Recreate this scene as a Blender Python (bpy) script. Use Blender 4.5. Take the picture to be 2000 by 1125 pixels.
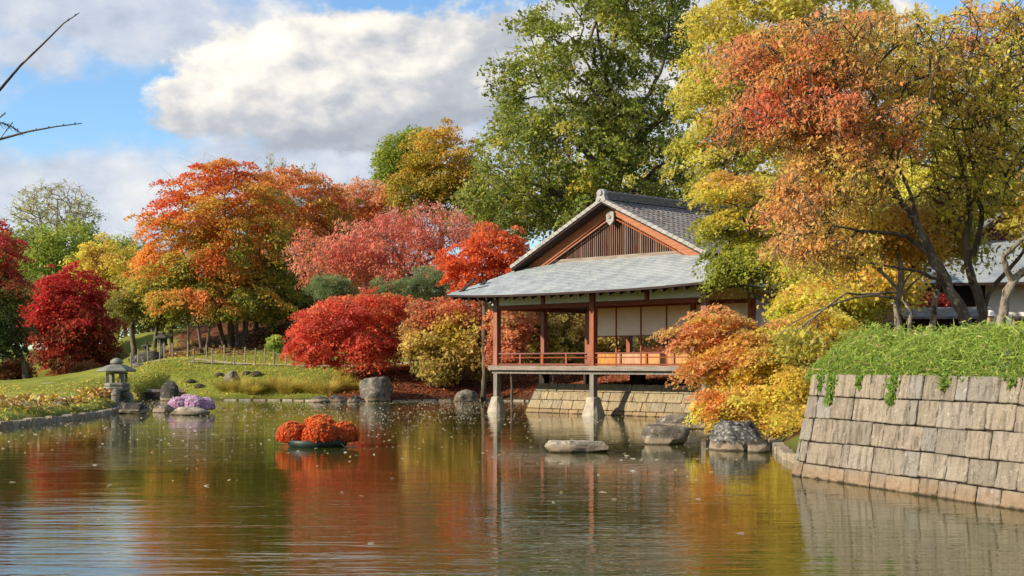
import bpy, bmesh, math, random
import numpy as np
from mathutils import Vector, Matrix, noise as mnoise

for _o in list(bpy.data.objects):
    bpy.data.objects.remove(_o)
SC = bpy.context.scene
COL = SC.collection
R = math.radians

# ------------------------------------------------------------------ camera
F = 2700.0          # focal length in photo pixels (photo 2000 wide)
HOR = 708.0         # horizon row in the photo
EYE = 2.0           # eye height above the water
cd = bpy.data.cameras.new('camera')
cam = bpy.data.objects.new('camera', cd)
COL.objects.link(cam)
cam.location = (0, 0, EYE)
cam.rotation_euler = (R(90), 0, 0)
cd.sensor_width = 36.0
cd.lens = F / 2000 * 36
cd.shift_y = (HOR - 562.5) / 2000
cd.clip_start = 0.1
cd.clip_end = 3000
SC.camera = cam

# ------------------------------------------------------------------ sun, sky, exposure
SUN_TO = Vector((-0.94, -0.34, 0.0)).normalized()
SUN_EL = 23.0
sd = SUN_TO * math.cos(R(SUN_EL)) + Vector((0, 0, math.sin(R(SUN_EL))))
ld = bpy.data.lights.new('sun', 'SUN')
ld.energy = 4.1
ld.angle = R(0.53)
ld.color = (1.0, 0.89, 0.73)
sun = bpy.data.objects.new('sun', ld)
COL.objects.link(sun)
sun.rotation_euler = sd.to_track_quat('Z', 'Y').to_euler()
sun.location = (-30, -20, 40)

SC.view_settings.view_transform = 'Standard'
SC.view_settings.look = 'None'
SC.view_settings.exposure = 0.82
SC.view_settings.gamma = 1.0
SC.cycles.max_bounces = 7
SC.cycles.diffuse_bounces = 5
SC.cycles.glossy_bounces = 3
SC.cycles.transmission_bounces = 4
SC.cycles.transparent_max_bounces = 6
SC.cycles.caustics_reflective = False
SC.cycles.caustics_refractive = False
SC.cycles.use_denoising = True

def s2l(c):
    return tuple((x / 12.92 if x <= 0.04045 else ((x + 0.055) / 1.055) ** 2.4) for x in c)
def hexl(h):
    return s2l(tuple(int(h[i:i + 2], 16) / 255 for i in (0, 2, 4)))
def rgba(h):
    return hexl(h) + (1.0,)

class NT:
    """small helper to write node trees"""
    def __init__(s, tree):
        s.t = tree; s.n = tree.nodes; s.l = tree.links
    def add(s, typ, **kw):
        n = s.n.new(typ)
        for k, v in kw.items():
            setattr(n, k, v)
        return n
    def set(s, sock, v):
        if hasattr(v, 'is_output') or isinstance(v, bpy.types.NodeSocket):
            s.l.new(v, sock)
        else:
            sock.default_value = v
    def math(s, op, a, b=None, c=None, clamp=False):
        n = s.add('ShaderNodeMath', operation=op, use_clamp=clamp)
        s.set(n.inputs[0], a)
        if b is not None: s.set(n.inputs[1], b)
        if c is not None: s.set(n.inputs[2], c)
        return n.outputs[0]
    def vec(s, x, y, z):
        n = s.add('ShaderNodeCombineXYZ')
        for i, v in enumerate((x, y, z)): s.set(n.inputs[i], v)
        return n.outputs[0]
    def noise(s, v, scale, detail=4, rough=0.55, dist=0.0):
        n = s.add('ShaderNodeTexNoise')
        if v is not None: s.l.new(v, n.inputs['Vector'])
        s.set(n.inputs['Scale'], scale); s.set(n.inputs['Detail'], detail)
        s.set(n.inputs['Roughness'], rough); s.set(n.inputs['Distortion'], dist)
        return n.outputs['Fac']
    def ss(s, v, a, b):
        n = s.add('ShaderNodeMapRange', interpolation_type='SMOOTHSTEP')
        s.set(n.inputs['Value'], v); s.set(n.inputs['From Min'], a); s.set(n.inputs['From Max'], b)
        return n.outputs[0]
    def mix(s, f, a, b, typ='MIX'):
        n = s.add('ShaderNodeMix', data_type='RGBA', blend_type=typ)
        s.set(n.inputs[0], f); s.set(n.inputs[6], a); s.set(n.inputs[7], b)
        return n.outputs[2]
    def mapping(s, v, scale=(1, 1, 1), loc=(0, 0, 0), rot=(0, 0, 0)):
        n = s.add('ShaderNodeMapping')
        s.l.new(v, n.inputs[0])
        n.inputs['Scale'].default_value = scale; n.inputs['Location'].default_value = loc
        n.inputs['Rotation'].default_value = rot
        return n.outputs[0]

def build_world():
    w = bpy.data.worlds.new('World'); SC.world = w; w.use_nodes = True
    T = NT(w.node_tree); T.n.clear()
    out = T.add('ShaderNodeOutputWorld'); bg = T.add('ShaderNodeBackground')
    STR = 0.14
    bg.inputs['Strength'].default_value = STR
    sky = T.add('ShaderNodeTexSky', sky_type='NISHITA')
    sky.sun_disc = False
    sky.sun_elevation = R(SUN_EL)
    sky.sun_rotation = math.atan2(SUN_TO.x, SUN_TO.y)
    sky.air_density = 1.0; sky.dust_density = 0.25; sky.ozone_density = 2.5
    tc = T.add('ShaderNodeTexCoord')
    sep = T.add('ShaderNodeSeparateXYZ'); T.l.new(tc.outputs['Generated'], sep.inputs[0])
    x, y, z = sep.outputs
    az = T.math('MULTIPLY', T.math('ARCTAN2', x, y), 57.2958)
    el = T.math('MULTIPLY', T.math('ARCSINE', z), 57.2958)
    # cloud field: wispy noise in azimuth / elevation degrees, flattened towards the horizon
    P = T.vec(az, T.math('MULTIPLY', el, 1.5), 0.0)
    dn = T.add('ShaderNodeTexNoise'); T.l.new(P, dn.inputs['Vector'])
    dn.inputs['Scale'].default_value = 0.16; dn.inputs['Detail'].default_value = 6; dn.inputs['Roughness'].default_value = 0.55
    ofs = T.add('ShaderNodeVectorMath', operation='MULTIPLY_ADD')
    T.l.new(dn.outputs['Color'], ofs.inputs[0]); ofs.inputs[1].default_value = (4.6, 4.0, 0); ofs.inputs[2].default_value = (-2.3, -2.0, 0)
    Pd = T.add('ShaderNodeVectorMath', operation='ADD'); T.l.new(P, Pd.inputs[0]); T.l.new(ofs.outputs[0], Pd.inputs[1])
    sp = T.add('ShaderNodeSeparateXYZ'); T.l.new(Pd.outputs[0], sp.inputs[0])
    def ang(px, py):
        return (math.degrees(math.atan2(px - 1000, F)), 1.5 * math.degrees(math.atan2(HOR - py, math.hypot(F, px - 1000))))
    def blob(px, py, rx, ry, soft=1.0):
        a, e = ang(px, py)
        rx = rx / F * 57.3; ry = ry / F * 57.3 * 1.5
        dx = T.math('DIVIDE', T.math('SUBTRACT', sp.outputs[0], a), rx)
        dy = T.math('DIVIDE', T.math('SUBTRACT', sp.outputs[1], e), ry)
        r = T.math('SQRT', T.math('ADD', T.math('MULTIPLY', dx, dx), T.math('MULTIPLY', dy, dy)))
        return T.math('MULTIPLY', T.math('SUBTRACT', 1.0, r), soft)
    def smax(lst, k=0.22):
        r = lst[0]
        for b in lst[1:]:
            r = T.math('SMOOTH_MAX', r, b, k)
        return r
    # the big cumulus bank, ahead
    main = smax([blob(405, 180, 125, 95), blob(560, 160, 270, 140), blob(760, 150, 290, 150), blob(960, 140, 270, 140), blob(1200, 120, 320, 140), blob(1500, 100, 340, 150)])
    d1 = T.noise(P, 0.55, 5, 0.6)
    d2 = T.noise(P, 1.7, 4, 0.6)
    main_d = T.math('ADD', main, T.math('MULTIPLY', T.math('SUBTRACT', d1, 0.5), 0.55))
    main_d = T.math('ADD', main_d, T.math('MULTIPLY', T.math('SUBTRACT', d2, 0.5), 0.16))
    m_main = T.ss(main_d, 0.05, 0.24)
    # the grey sheet over the left, the low haze layers, and the same broken cover all round
    sheet = smax([blob(140, 15, 470, 105), blob(40, 112, 150, 34, .7), blob(520, 22, 150, 40, .5), blob(-420, 60, 420, 170)])
    layer = smax([blob(150, 420, 900, 150), blob(760, 340, 560, 120), blob(1500, 300, 800, 240), blob(-700, 380, 800, 180)], .3)
    sh_d = T.math('ADD', smax([sheet, layer], .2), T.math('MULTIPLY', T.math('SUBTRACT', d1, 0.5), 0.7))
    m_sh = T.math('MULTIPLY', T.ss(sh_d, -0.08, 0.42), 0.93)
    Q = T.mapping(tc.outputs['Generated'], (1.0, 1.0, 2.4), (3.1, 1.7, 0.4))
    g1 = T.noise(Q, 2.2, 7, 0.56, 0.4)
    wide = T.math('MAXIMUM', T.ss(T.math('ABSOLUTE', az), 24.0, 42.0), T.ss(el, 16.5, 24.0))
    m_gen = T.math('MULTIPLY', T.ss(g1, 0.42, 0.60), wide)
    # cloud brightness
    big = T.noise(P, 0.17, 3, 0.5)
    lit = T.noise(T.mapping(P, (1, 1, 1), (0.75, -0.75, 0)), 0.42, 4, 0.55)
    here = T.noise(P, 0.42, 4, 0.55)
    relief = T.math('SUBTRACT', here, lit)
    a0, e0 = ang(420, 170)
    # a cumulus is bright where it faces the sun and grey at its flat base
    base = T.ss(sp.outputs[1], ang(0, 262)[1], ang(0, 120)[1])
    warmside = T.ss(sp.outputs[0], ang(1000, 0)[0], ang(360, 0)[0])
    bm = T.math('ADD', T.math('MULTIPLY', base, 0.42), T.math('MULTIPLY', warmside, 0.26))
    bm = T.math('ADD', bm, T.math('MULTIPLY', relief, 0.75))
    bm = T.math('ADD', bm, T.math('MULTIPLY', T.math('SUBTRACT', d1, 0.5), 0.35))
    bm = T.math('ADD', bm, 0.16)
    cr = T.add('ShaderNodeValToRGB'); T.l.new(bm, cr.inputs[0])
    e = cr.color_ramp.elements
    e[0].position = 0.30; e[0].color = rgba('979ca6')
    e[1].position = 1.0; e[1].color = rgba('f6ecdb')
    m = e.new(0.52); m.color = rgba('abaeb4')
    m = e.new(0.74); m.color = rgba('d3cfc9')
    bs = T.math('ADD', T.math('MULTIPLY', relief, 0.5), T.math('ADD', T.math('MULTIPLY', T.math('SUBTRACT', big, .5), 0.9), T.math('MULTIPLY', T.math('SUBTRACT', d1, 0.5), 0.5)))
    bs = T.math('ADD', bs, 0.5)
    cs = T.add('ShaderNodeValToRGB'); T.l.new(bs, cs.inputs[0])
    e = cs.color_ramp.elements
    e[0].position = 0.22; e[0].color = rgba('99a1af')
    e[1].position = 0.86; e[1].color = rgba('d8d5d0')
    m = e.new(0.5); m.color = rgba('b3b9c4')
    def up(c):
        n = T.add('ShaderNodeVectorMath', operation='SCALE'); T.l.new(c, n.inputs[0]); n.inputs['Scale'].default_value = 0.82 / STR
        return n.outputs[0]
    clear = T.mix(1.0, sky.outputs[0], (0.64, 0.76, 0.86, 1), 'MULTIPLY')
    c = T.mix(T.math('MAXIMUM', m_sh, m_gen), clear, up(cs.outputs[0]))
    c = T.mix(m_main, c, up(cr.outputs[0]))
    T.l.new(c, bg.inputs['Color']); T.l.new(bg.outputs[0], out.inputs[0])
build_world()

# ------------------------------------------------------------------ helpers
RNG = np.random.default_rng(7)
random.seed(7)

def at(px, py, Y):
    """world point that the photo shows at (px, py), Y metres ahead of the eye"""
    return Vector(((px - 1000) / F * Y, Y, EYE + (HOR - py) / F * Y))
def wat(px, py):
    """point on the water surface"""
    Y = EYE * F / (py - HOR)
    return Vector(((px - 1000) / F * Y, Y, 0))

def tag(o, label=None, cat=None, group=None, kind=None):
    if label: o['label'] = label
    if cat: o['category'] = cat
    if group: o['group'] = group
    if kind: o['kind'] = kind
    return o
def empty(name, loc=(0, 0, 0), rz=0.0):
    o = bpy.data.objects.new(name, None); COL.objects.link(o)
    o.location = loc; o.rotation_euler = (0, 0, rz); o.empty_display_size = 0.2
    return o
def link(name, me, parent=None, loc=None):
    o = bpy.data.objects.new(name, me); COL.objects.link(o)
    if parent is not None: o.parent = parent
    if loc is not None: o.location = loc
    return o

class MB:
    def __init__(s): s.v = []; s.f = []
    def poly(s, pts):
        i = len(s.v); s.v += [tuple(p) for p in pts]; s.f.append(tuple(range(i, i + len(pts))))
    def hexa(s, p):     # 8 points: bottom ring 0-3, top ring 4-7
        i = len(s.v); s.v += [tuple(q) for q in p]
        for a in ((0, 3, 2, 1), (4, 5, 6, 7), (0, 1, 5, 4), (1, 2, 6, 5), (2, 3, 7, 6), (3, 0, 4, 7)):
            s.f.append(tuple(i + k for k in a))
    def box(s, x0, x1, y0, y1, z0, z1):
        s.hexa([(x0, y0, z0), (x1, y0, z0), (x1, y1, z0), (x0, y1, z0), (x0, y0, z1), (x1, y0, z1), (x1, y1, z1), (x0, y1, z1)])
        return s
    def beam(s, a, b, w, h, up=(0, 0, 1)):
        a = Vector(a); b = Vector(b); d = (b - a).normalized()
        sx = d.cross(Vector(up)).normalized(); uz = sx.cross(d).normalized()
        q = []
        for p, in ((a,), (b,)):
            for (i, j) in ((-1, -1), (1, -1), (1, 1), (-1, 1)):
                q.append(p + sx * (w / 2 * i) + uz * (h / 2 * j))
        s.hexa([q[0], q[1], q[5], q[4], q[3], q[2], q[6], q[7]])
        return s
    def tube(s, pts, rad, k=8, cap=True):
        pts = [Vector(p) for p in pts]; n = len(pts)
        i0 = len(s.v); ref = Vector((0.31, 0.17, 0.93))
        for i, p in enumerate(pts):
            d = (pts[min(i + 1, n - 1)] - pts[max(i - 1, 0)]).normalized()
            a = d.cross(ref)
            if a.length < 0.05: a = d.cross(Vector((1, 0, 0)))
            a.normalize(); b = d.cross(a)
            r = rad[i] if hasattr(rad, '__len__') else rad
            for q in range(k):
                t = 2 * math.pi * q / k
                s.v.append(tuple(p + (a * math.cos(t) + b * math.sin(t)) * r))
        for i in range(n - 1):
            for q in range(k):
                s.f.append((i0 + i * k + q, i0 + i * k + (q + 1) % k, i0 + (i + 1) * k + (q + 1) % k, i0 + (i + 1) * k + q))
        if cap:
            s.f.append(tuple(i0 + q for q in range(k))[::-1])
            s.f.append(tuple(i0 + (n - 1) * k + q for q in range(k)))
        return s
    def lathe(s, prof, k=16, c=(0, 0), rot=0.0, sq=None):
        i0 = len(s.v)
        for (r, z) in prof:
            for q in range(k):
                t = 2 * math.pi * q / k + rot
                s.v.append((c[0] + r * math.cos(t), c[1] + r * math.sin(t), z))
        for i in range(len(prof) - 1):
            for q in range(k):
                s.f.append((i0 + i * k + q, i0 + i * k + (q + 1) % k, i0 + (i + 1) * k + (q + 1) % k, i0 + (i + 1) * k + q))
        s.f.append(tuple(i0 + q for q in range(k))[::-1])
        s.f.append(tuple(i0 + (len(prof) - 1) * k + q for q in range(k)))
        return s
    def mesh(s, name, m, smooth=False):
        me = bpy.data.meshes.new(name); me.from_pydata(s.v, [], s.f); me.update()
        if m: me.materials.append(m)
        if smooth:
            me.polygons.foreach_set('use_smooth', [True] * len(me.polygons))
        return me
    def build(s, name, m, parent=None, smooth=False, loc=None, bevel=0.0):
        o = link(name, s.mesh(name, m, smooth), parent, loc)
        if bevel:
            b = o.modifiers.new('bevel', 'BEVEL'); b.width = bevel; b.segments = 2; b.limit_method = 'ANGLE'
        return o

def np_mesh(name, V, Fq, m, colors=None, smooth=False):
    """fast mesh from numpy arrays; Fq is (n,k) faces"""
    me = bpy.data.meshes.new(name)
    V = np.asarray(V, np.float32); Fq = np.asarray(Fq, np.int32)
    n, k = Fq.shape
    me.vertices.add(len(V)); me.vertices.foreach_set('co', V.ravel())
    me.loops.add(n * k); me.loops.foreach_set('vertex_index', Fq.ravel())
    me.polygons.add(n)
    me.polygons.foreach_set('loop_start', np.arange(0, n * k, k, dtype=np.int32))
    me.polygons.foreach_set('loop_total', np.full(n, k, np.int32))
    if smooth: me.polygons.foreach_set('use_smooth', np.ones(n, bool))
    me.update(calc_edges=True)
    if colors is not None:
        at_ = me.attributes.new('tint', 'FLOAT_COLOR', 'FACE')
        c = np.ones((n, 4), np.float32); c[:, :3] = colors
        at_.data.foreach_set('color', c.ravel())
    if m: me.materials.append(m)
    return me

# ------------------------------------------------------------------ materials
MATS = {}
def principled(name):
    m = bpy.data.materials.new(name); m.use_nodes = True
    T = NT(m.node_tree); b = T.n['Principled BSDF']
    MATS[name] = m
    return m, T, b
def surf(name, c0, c1, scale=3.0, rough=0.7, bump=0.3, bscale=None, detail=6, stretch=(1, 1, 1), rand=0.0, spec=0.3, dist=0.01, coord='Object', c2=None, c2lo=.58, c2hi=.68, c2scale=None):
    m, T, b = principled(name)
    tc = T.add('ShaderNodeTexCoord')
    v = T.mapping(tc.outputs[coord], stretch)
    oi = T.add('ShaderNodeObjectInfo')
    ad = T.add('ShaderNodeVectorMath', operation='ADD'); T.l.new(v, ad.inputs[0])
    T.l.new(T.vec(T.math('MULTIPLY', oi.outputs['Random'], 37.0), T.math('MULTIPLY', oi.outputs['Random'], 11.0), 0.0), ad.inputs[1])
    v = ad.outputs[0]
    n = T.noise(v, scale, detail, 0.6)
    c = T.mix(T.ss(n, 0.3, 0.7), rgba(c0), rgba(c1))
    if c2:
        n2 = T.noise(v, c2scale or scale * 2.3, 7, 0.65)
        c = T.mix(T.ss(n2, c2lo, c2hi), c, rgba(c2))
    if rand:
        k = T.math('ADD', 1.0 - rand, T.math('MULTIPLY', oi.outputs['Random'], 2 * rand))
        hs = T.add('ShaderNodeHueSaturation'); T.l.new(c, hs.inputs['Color']); T.l.new(k, hs.inputs['Value'])
        T.l.new(T.math('ADD', 0.8, T.math('MULTIPLY', T.math('FRACT', T.math('MULTIPLY', oi.outputs['Random'], 7.3)), 0.4)), hs.inputs['Saturation'])
        c = hs.outputs[0]
    T.l.new(c, b.inputs['Base Color'])
    b.inputs['Roughness'].default_value = rough
    b.inputs['Specular IOR Level'].default_value = spec
    if bump:
        bn = T.add('ShaderNodeBump'); bn.inputs['Strength'].default_value = bump; bn.inputs['Distance'].default_value = dist
        T.l.new(T.noise(v, bscale or scale * 4, 8, 0.65), bn.inputs['Height']); T.l.new(bn.outputs[0], b.inputs['Normal'])
    return m

def leafmat(name, trans=0.32, rough=0.5):
    m, T, b = principled(name)
    a = T.add('ShaderNodeAttribute'); a.attribute_name = 'tint'
    T.l.new(a.outputs['Color'], b.inputs['Base Color'])
    b.inputs['Roughness'].default_value = rough; b.inputs['Specular IOR Level'].default_value = 0.25
    tr = T.add('ShaderNodeBsdfTranslucent'); T.l.new(a.outputs['Color'], tr.inputs[0])
    mx = T.add('ShaderNodeMixShader'); mx.inputs[0].default_value = trans
    T.l.new(b.outputs[0], mx.inputs[1]); T.l.new(tr.outputs[0], mx.inputs[2])
    T.l.new(mx.outputs[0], T.n['Material Output'].inputs[0])
    return m
LEAF = leafmat('leaf', .56)
BARK = surf('bark', '43382e', '6b5e50', 4, 0.9, 0.8, 14, stretch=(1, 1, .25), dist=.03)
BARK_PALE = surf('bark_pale', '766c5e', 'a59a86', 3.5, 0.95, 1.0, 16, stretch=(1, 1, .5), dist=.06, c2='443d33', c2lo=.52, c2hi=.64)
BARK_DARK = surf('bark_dark', '3c342d', '756959', 3.5, 0.95, 1.0, 16, stretch=(1, 1, .4), dist=.06, c2='8a8068', c2lo=.56, c2hi=.66)
WOOD = surf('wood_red', '77381c', '9c562e', 3, 0.55, 0.25, 30, stretch=(8, 8, .7), rand=.06)
WOOD_X = surf('wood_red_beam', '642a18', '864024', 3, 0.55, 0.25, 30, stretch=(.7, 8, 8), rand=.06)
WOOD_LT = surf('wood_orange', '8e5232', 'a9683f', 2, 0.55, 0.2, 30, stretch=(.6, 6, 6))
WOOD_PANEL = surf('wood_panel', '9c7040', 'b88c58', 2, 0.5, 0.2, 30, stretch=(5, 5, .6), rand=.06)
WOOD_GREY = surf('wood_grey', '6f6358', '948778', 3, 0.8, 0.4, 30, stretch=(.6, 8, 8))
WOOD_POST = surf('wood_grey_post', '5f574f', '8b8175', 3, 0.8, 0.4, 30, stretch=(8, 8, .6))
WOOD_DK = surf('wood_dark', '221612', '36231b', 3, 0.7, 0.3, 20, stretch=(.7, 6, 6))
SLAT = surf('wood_slat', '5c493c', '765f4e', 2, 0.8, 0.3, 30, stretch=(8, 8, .5), rand=.2, c2='6a2a1e', c2lo=.5, c2hi=.62, c2scale=1.2)
GABLE = surf('wood_maroon', '501510', '6c2019', 3, 0.6, 0.2, 20, stretch=(8, 8, .6))
PLASTER = surf('plaster_white', 'e4ddca', 'ece6d6', 2, 0.9, 0.15, 20)
SHOJI = surf('shoji_paper', 'e6dec8', 'eee7d4', 2, 0.85, 0.05, 20)
TILE = surf('roof_tile_grey', '6b6663', '8b8581', 5, 0.6, 0.25, 30, rand=.16, spec=.4, c2='a29a90', c2lo=.6, c2hi=.75)
RIDGE = surf('roof_ridge_grey', '55524e', '77726b', 5, 0.75, 0.4, 30, c2='8f8a70', c2lo=.55, c2hi=.7)
VERGE = surf('roof_verge', '86817a', 'a5a098', 5, 0.7, 0.3, 30, rand=.1)
SHINGLE = surf('shingle_grey', '80868a', '9ca19f', 1.6, 0.5, 0.25, 22, spec=.45, stretch=(1, 1, 1), c2='7a8078', c2lo=.58, c2hi=.7, c2scale=9)
def masonry(name, c0, c1, pink, grey, dark, rand, grain):
    m, T, b = principled(name)
    tc = T.add('ShaderNodeTexCoord'); oi = T.add('ShaderNodeObjectInfo'); rnd = oi.outputs['Random']
    ad = T.add('ShaderNodeVectorMath', operation='ADD'); T.l.new(tc.outputs['Object'], ad.inputs[0])
    T.l.new(T.vec(T.math('MULTIPLY', rnd, 31.0), T.math('MULTIPLY', rnd, 17.0), 0.0), ad.inputs[1]); v = ad.outputs[0]
    tone = T.math('FRACT', T.math('MULTIPLY', rnd, 5.7)); tone2 = T.math('FRACT', T.math('MULTIPLY', rnd, 11.3))
    c = T.mix(T.ss(T.noise(v, 1.8, 5, .6), .3, .7), rgba(c0), rgba(c1))
    c = T.mix(T.math('MULTIPLY', tone, .75), c, rgba(pink)); c = T.mix(T.math('MULTIPLY', T.ss(tone2, .45, 1.0), .7), c, rgba(grey))
    st = T.noise(T.mapping(v, (5, 5, .55)), 2.2, 5, .6)                    # rain streaks run down the face
    c = T.mix(T.math('MULTIPLY', T.ss(st, .44, .70), .78), c, rgba(dark))
    sp = T.noise(v, grain, 3, .6); c = T.mix(T.math('MULTIPLY', T.ss(sp, .56, .7), .5), c, rgba(dark))
    c = T.mix(T.math('MULTIPLY', T.ss(T.noise(v, grain * .7, 3, .6), .6, .72), .4), c, rgba('d8cdbc'))
    pit = T.noise(v, 7.0, 4, .7); c = T.mix(T.ss(pit, .70, .74), c, rgba('2a231c'))
    ms = T.noise(v, 2.4, 6, .7); c = T.mix(T.math('MULTIPLY', T.ss(ms, .60, .72), .55), c, rgba('6b6a3c'))
    g = T.add('ShaderNodeNewGeometry'); spz = T.add('ShaderNodeSeparateXYZ'); T.l.new(g.outputs['Position'], spz.inputs[0])
    h = T.math('ADD', spz.outputs[2], T.math('MULTIPLY', T.math('SUBTRACT', T.noise(v, 4, 3), .5), .1))
    c = T.mix(T.math('MULTIPLY', T.math('SUBTRACT', 1.0, T.ss(h, .10, .32)), .45), c, rgba('8a6a44'))    # iron stain
    c = T.mix(T.math('SUBTRACT', 1.0, T.ss(h, .0, .045)), c, rgba('3a3020'))
    hs = T.add('ShaderNodeHueSaturation'); T.l.new(c, hs.inputs['Color']); T.l.new(T.math('ADD', 1.0 - rand, T.math('MULTIPLY', rnd, 2 * rand)), hs.inputs['Value'])
    T.l.new(hs.outputs[0], b.inputs['Base Color']); b.inputs['Roughness'].default_value = .92; b.inputs['Specular IOR Level'].default_value = .2
    bn = T.add('ShaderNodeBump'); bn.inputs['Strength'].default_value = 1.0; bn.inputs['Distance'].default_value = .03
    T.l.new(T.math('ADD', T.noise(v, grain, 8, .7), T.math('MULTIPLY', T.noise(v, 5, 4, .6), .8)), bn.inputs['Height']); T.l.new(bn.outputs[0], b.inputs['Normal'])
    return m
GRANITE = masonry('granite_wall', '877d6c', '978c7a', '968774', '85817a', '534b40', .13, 26)
SANDSTONE = masonry('sandstone', '918264', 'a19174', '9a8868', '8a8270', '685a44', .10, 22)
GRAN_LT = surf('granite_pale', '958a78', 'b0a592', 4, 0.9, 0.6, 26, dist=.02, c2='8a8070', c2lo=.58, c2hi=.7)
LANTERN = surf('lantern_granite', '6c695d', '8a877a', 6, 0.9, 0.6, 40, dist=.02, c2='5f5d50', c2lo=.55, c2hi=.68)
KERB = surf('kerb_stone', '857864', 'a39680', 4, 0.9, 0.6, 26, rand=.14, dist=.02, c2='4e5236', c2lo=.6, c2hi=.72)
BACKING = surf('joint_earth', '2c251e', '3a3027', 6, 0.95, 0.3)
TRAY = surf('tray_plastic', '1b241d', '27332a', 4, 0.5, 0.1)
ROPE = surf('rope', '85785c', '9c8e70', 20, 0.9, 0.3)
FENCEWOOD = surf('fence_wood', '7d705a', '9a8c70', 5, 0.85, 0.3, 30, stretch=(6, 6, .6), rand=.12)
PATH = surf('path_gravel', 'a59a86', 'beb39d', 3, 0.95, 0.3, 60)
SOIL = surf('soil', '3b3527', '544b36', 5, 0.95, 0.6, 20, dist=.03)
WHITE = surf('white_cloth', 'e6e2da', 'f2efe8', 3, 0.9, 0.1)
SKIN = surf('skin', 'c58f70', 'd09c7d', 3, 0.6, 0.05)
NAVY = surf('navy_cloth', '2a3145', '363e55', 3, 0.9, 0.1)

def rockmat(name, c0, c1, lich, moss, wet=True, scale=1.6, lo=.52, hi=.62):
    m, T, b = principled(name)
    tc = T.add('ShaderNodeTexCoord'); g = T.add('ShaderNodeNewGeometry')
    oi = T.add('ShaderNodeObjectInfo')
    ad = T.add('ShaderNodeVectorMath', operation='ADD'); T.l.new(tc.outputs['Object'], ad.inputs[0])
    T.l.new(T.vec(T.math('MULTIPLY', oi.outputs['Random'], 23.0), 0.0, 0.0), ad.inputs[1]); v = ad.outputs[0]
    c = T.mix(T.ss(T.noise(v, scale, 7, .62), .32, .68), rgba(c0), rgba(c1))
    c = T.mix(T.ss(T.noise(v, scale * 4.2, 8, .7), lo, hi), c, rgba(lich))
    c = T.mix(T.ss(T.noise(v, scale * 2.3, 6, .65), .58, .7), c, rgba(moss))
    if wet:
        sp = T.add('ShaderNodeSeparateXYZ'); T.l.new(g.outputs['Position'], sp.inputs[0])
        h = T.math('ADD', sp.outputs[2], T.math('MULTIPLY', T.math('SUBTRACT', T.noise(v, 3, 3), .5), .12))
        c = T.mix(T.math('SUBTRACT', 1.0, T.ss(h, 0.12, 0.2)), c, rgba('8d7d68'))     # mineral band left by the pond
        c = T.mix(T.math('SUBTRACT', 1.0, T.ss(h, 0.01, 0.05)), c, rgba('4c4232'))
    T.l.new(c, b.inputs['Base Color']); b.inputs['Roughness'].default_value = .88; b.inputs['Specular IOR Level'].default_value = .25
    bn = T.add('ShaderNodeBump'); bn.inputs['Strength'].default_value = .8; bn.inputs['Distance'].default_value = .04
    T.l.new(T.noise(v, scale * 7, 9, .68), bn.inputs['Height']); T.l.new(bn.outputs[0], b.inputs['Normal'])
    return m
ROCK = rockmat('rock_grey', '524b42', '73695c', '9a9486', '3f3b2a', lo=.5, hi=.66)
ROCK_DK = rockmat('rock_dark', '332f2a', '4c4740', '77736a', '2f3022')
ROCK_LT = rockmat('rock_pale', '857a6a', 'a2977f', 'c2baa8', '5a5240', lo=.5, hi=.65)
ROCK_LICHEN = rockmat('rock_lichen', '35322d', '5c564d', '98948a', '3f3d2c', scale=2.6, lo=.49, hi=.60)

# ------------------------------------------------------------------ terrain
PAV_O = Vector((-0.6, 55.7, 0)); PAV_A = math.atan2(-0.727, 0.687)
def pav(t, g, z=0):
    c, s = math.cos(PAV_A), math.sin(PAV_A)
    return Vector((PAV_O.x + c * t - s * g, PAV_O.y + s * t + c * g, z))
WALL_A = Vector((4.94, 24.5, 0)); WALL_D = Vector((0.314, -0.9494, 0)); WALL_N = Vector((-0.9494, -0.314, 0))

POND = [(-20, 2.5), (13.0, 2.5), (7.75, 18.9), (5.95, 24.6), (6.1, 26.5), (5.75, 28.5), (6.3, 33), (7.2, 38), (8.6, 44.5)]
POND += [tuple(pav(11, 1.5)[:2]), tuple(pav(1.1, 1.5)[:2]), (2.4, 59), (2.4, 70.5), (0, 72.2), (-3, 72.5), (-6.4, 71.8), (-8, 70.4), (-12, 73), (-15.2, 73.5),
         (-17.6, 76), (-19.6, 78.5), (-20.6, 77), (-18.9, 70), (-17.2, 62), (-16.2, 57.5), (-15.55, 53), (-15.35, 47.4), (-15.7, 42.5), (-17.5, 36), (-20.5, 27)]
POND = np.array(POND, float)
def pond_sd(X, Y):
    """signed distance to the shore, positive on land"""
    X = np.asarray(X, float); Y = np.asarray(Y, float)
    d2 = np.full(X.shape, 1e12); inside = np.zeros(X.shape, bool)
    n = len(POND)
    for i in range(n):
        ax, ay = POND[i]; bx, by = POND[(i + 1) % n]
        ex, ey = bx - ax, by - ay
        t = np.clip(((X - ax) * ex + (Y - ay) * ey) / (ex * ex + ey * ey), 0, 1)
        d2 = np.minimum(d2, (X - ax - t * ex) ** 2 + (Y - ay - t * ey) ** 2)
        c = ((ay > Y) != (by > Y)) & (X < ex * (Y - ay) / (ey if ey else 1e-9) + ax)
        inside ^= c
    d = np.sqrt(d2)
    return np.where(inside, -d, d)
CT = []
def cp(px, py, Y): p = at(px, py, Y); CT.append((p.x, p.y, p.z))
for px, py in ((312, 705), (380, 713), (415, 714), (457, 715), (498, 715), (534, 716), (574, 717), (651, 719), (676, 719), (760, 716)): cp(px, py, 80)
for px, py in ((312, 703), (457, 712), (574, 714), (676, 715)): cp(px, py, 83)
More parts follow.
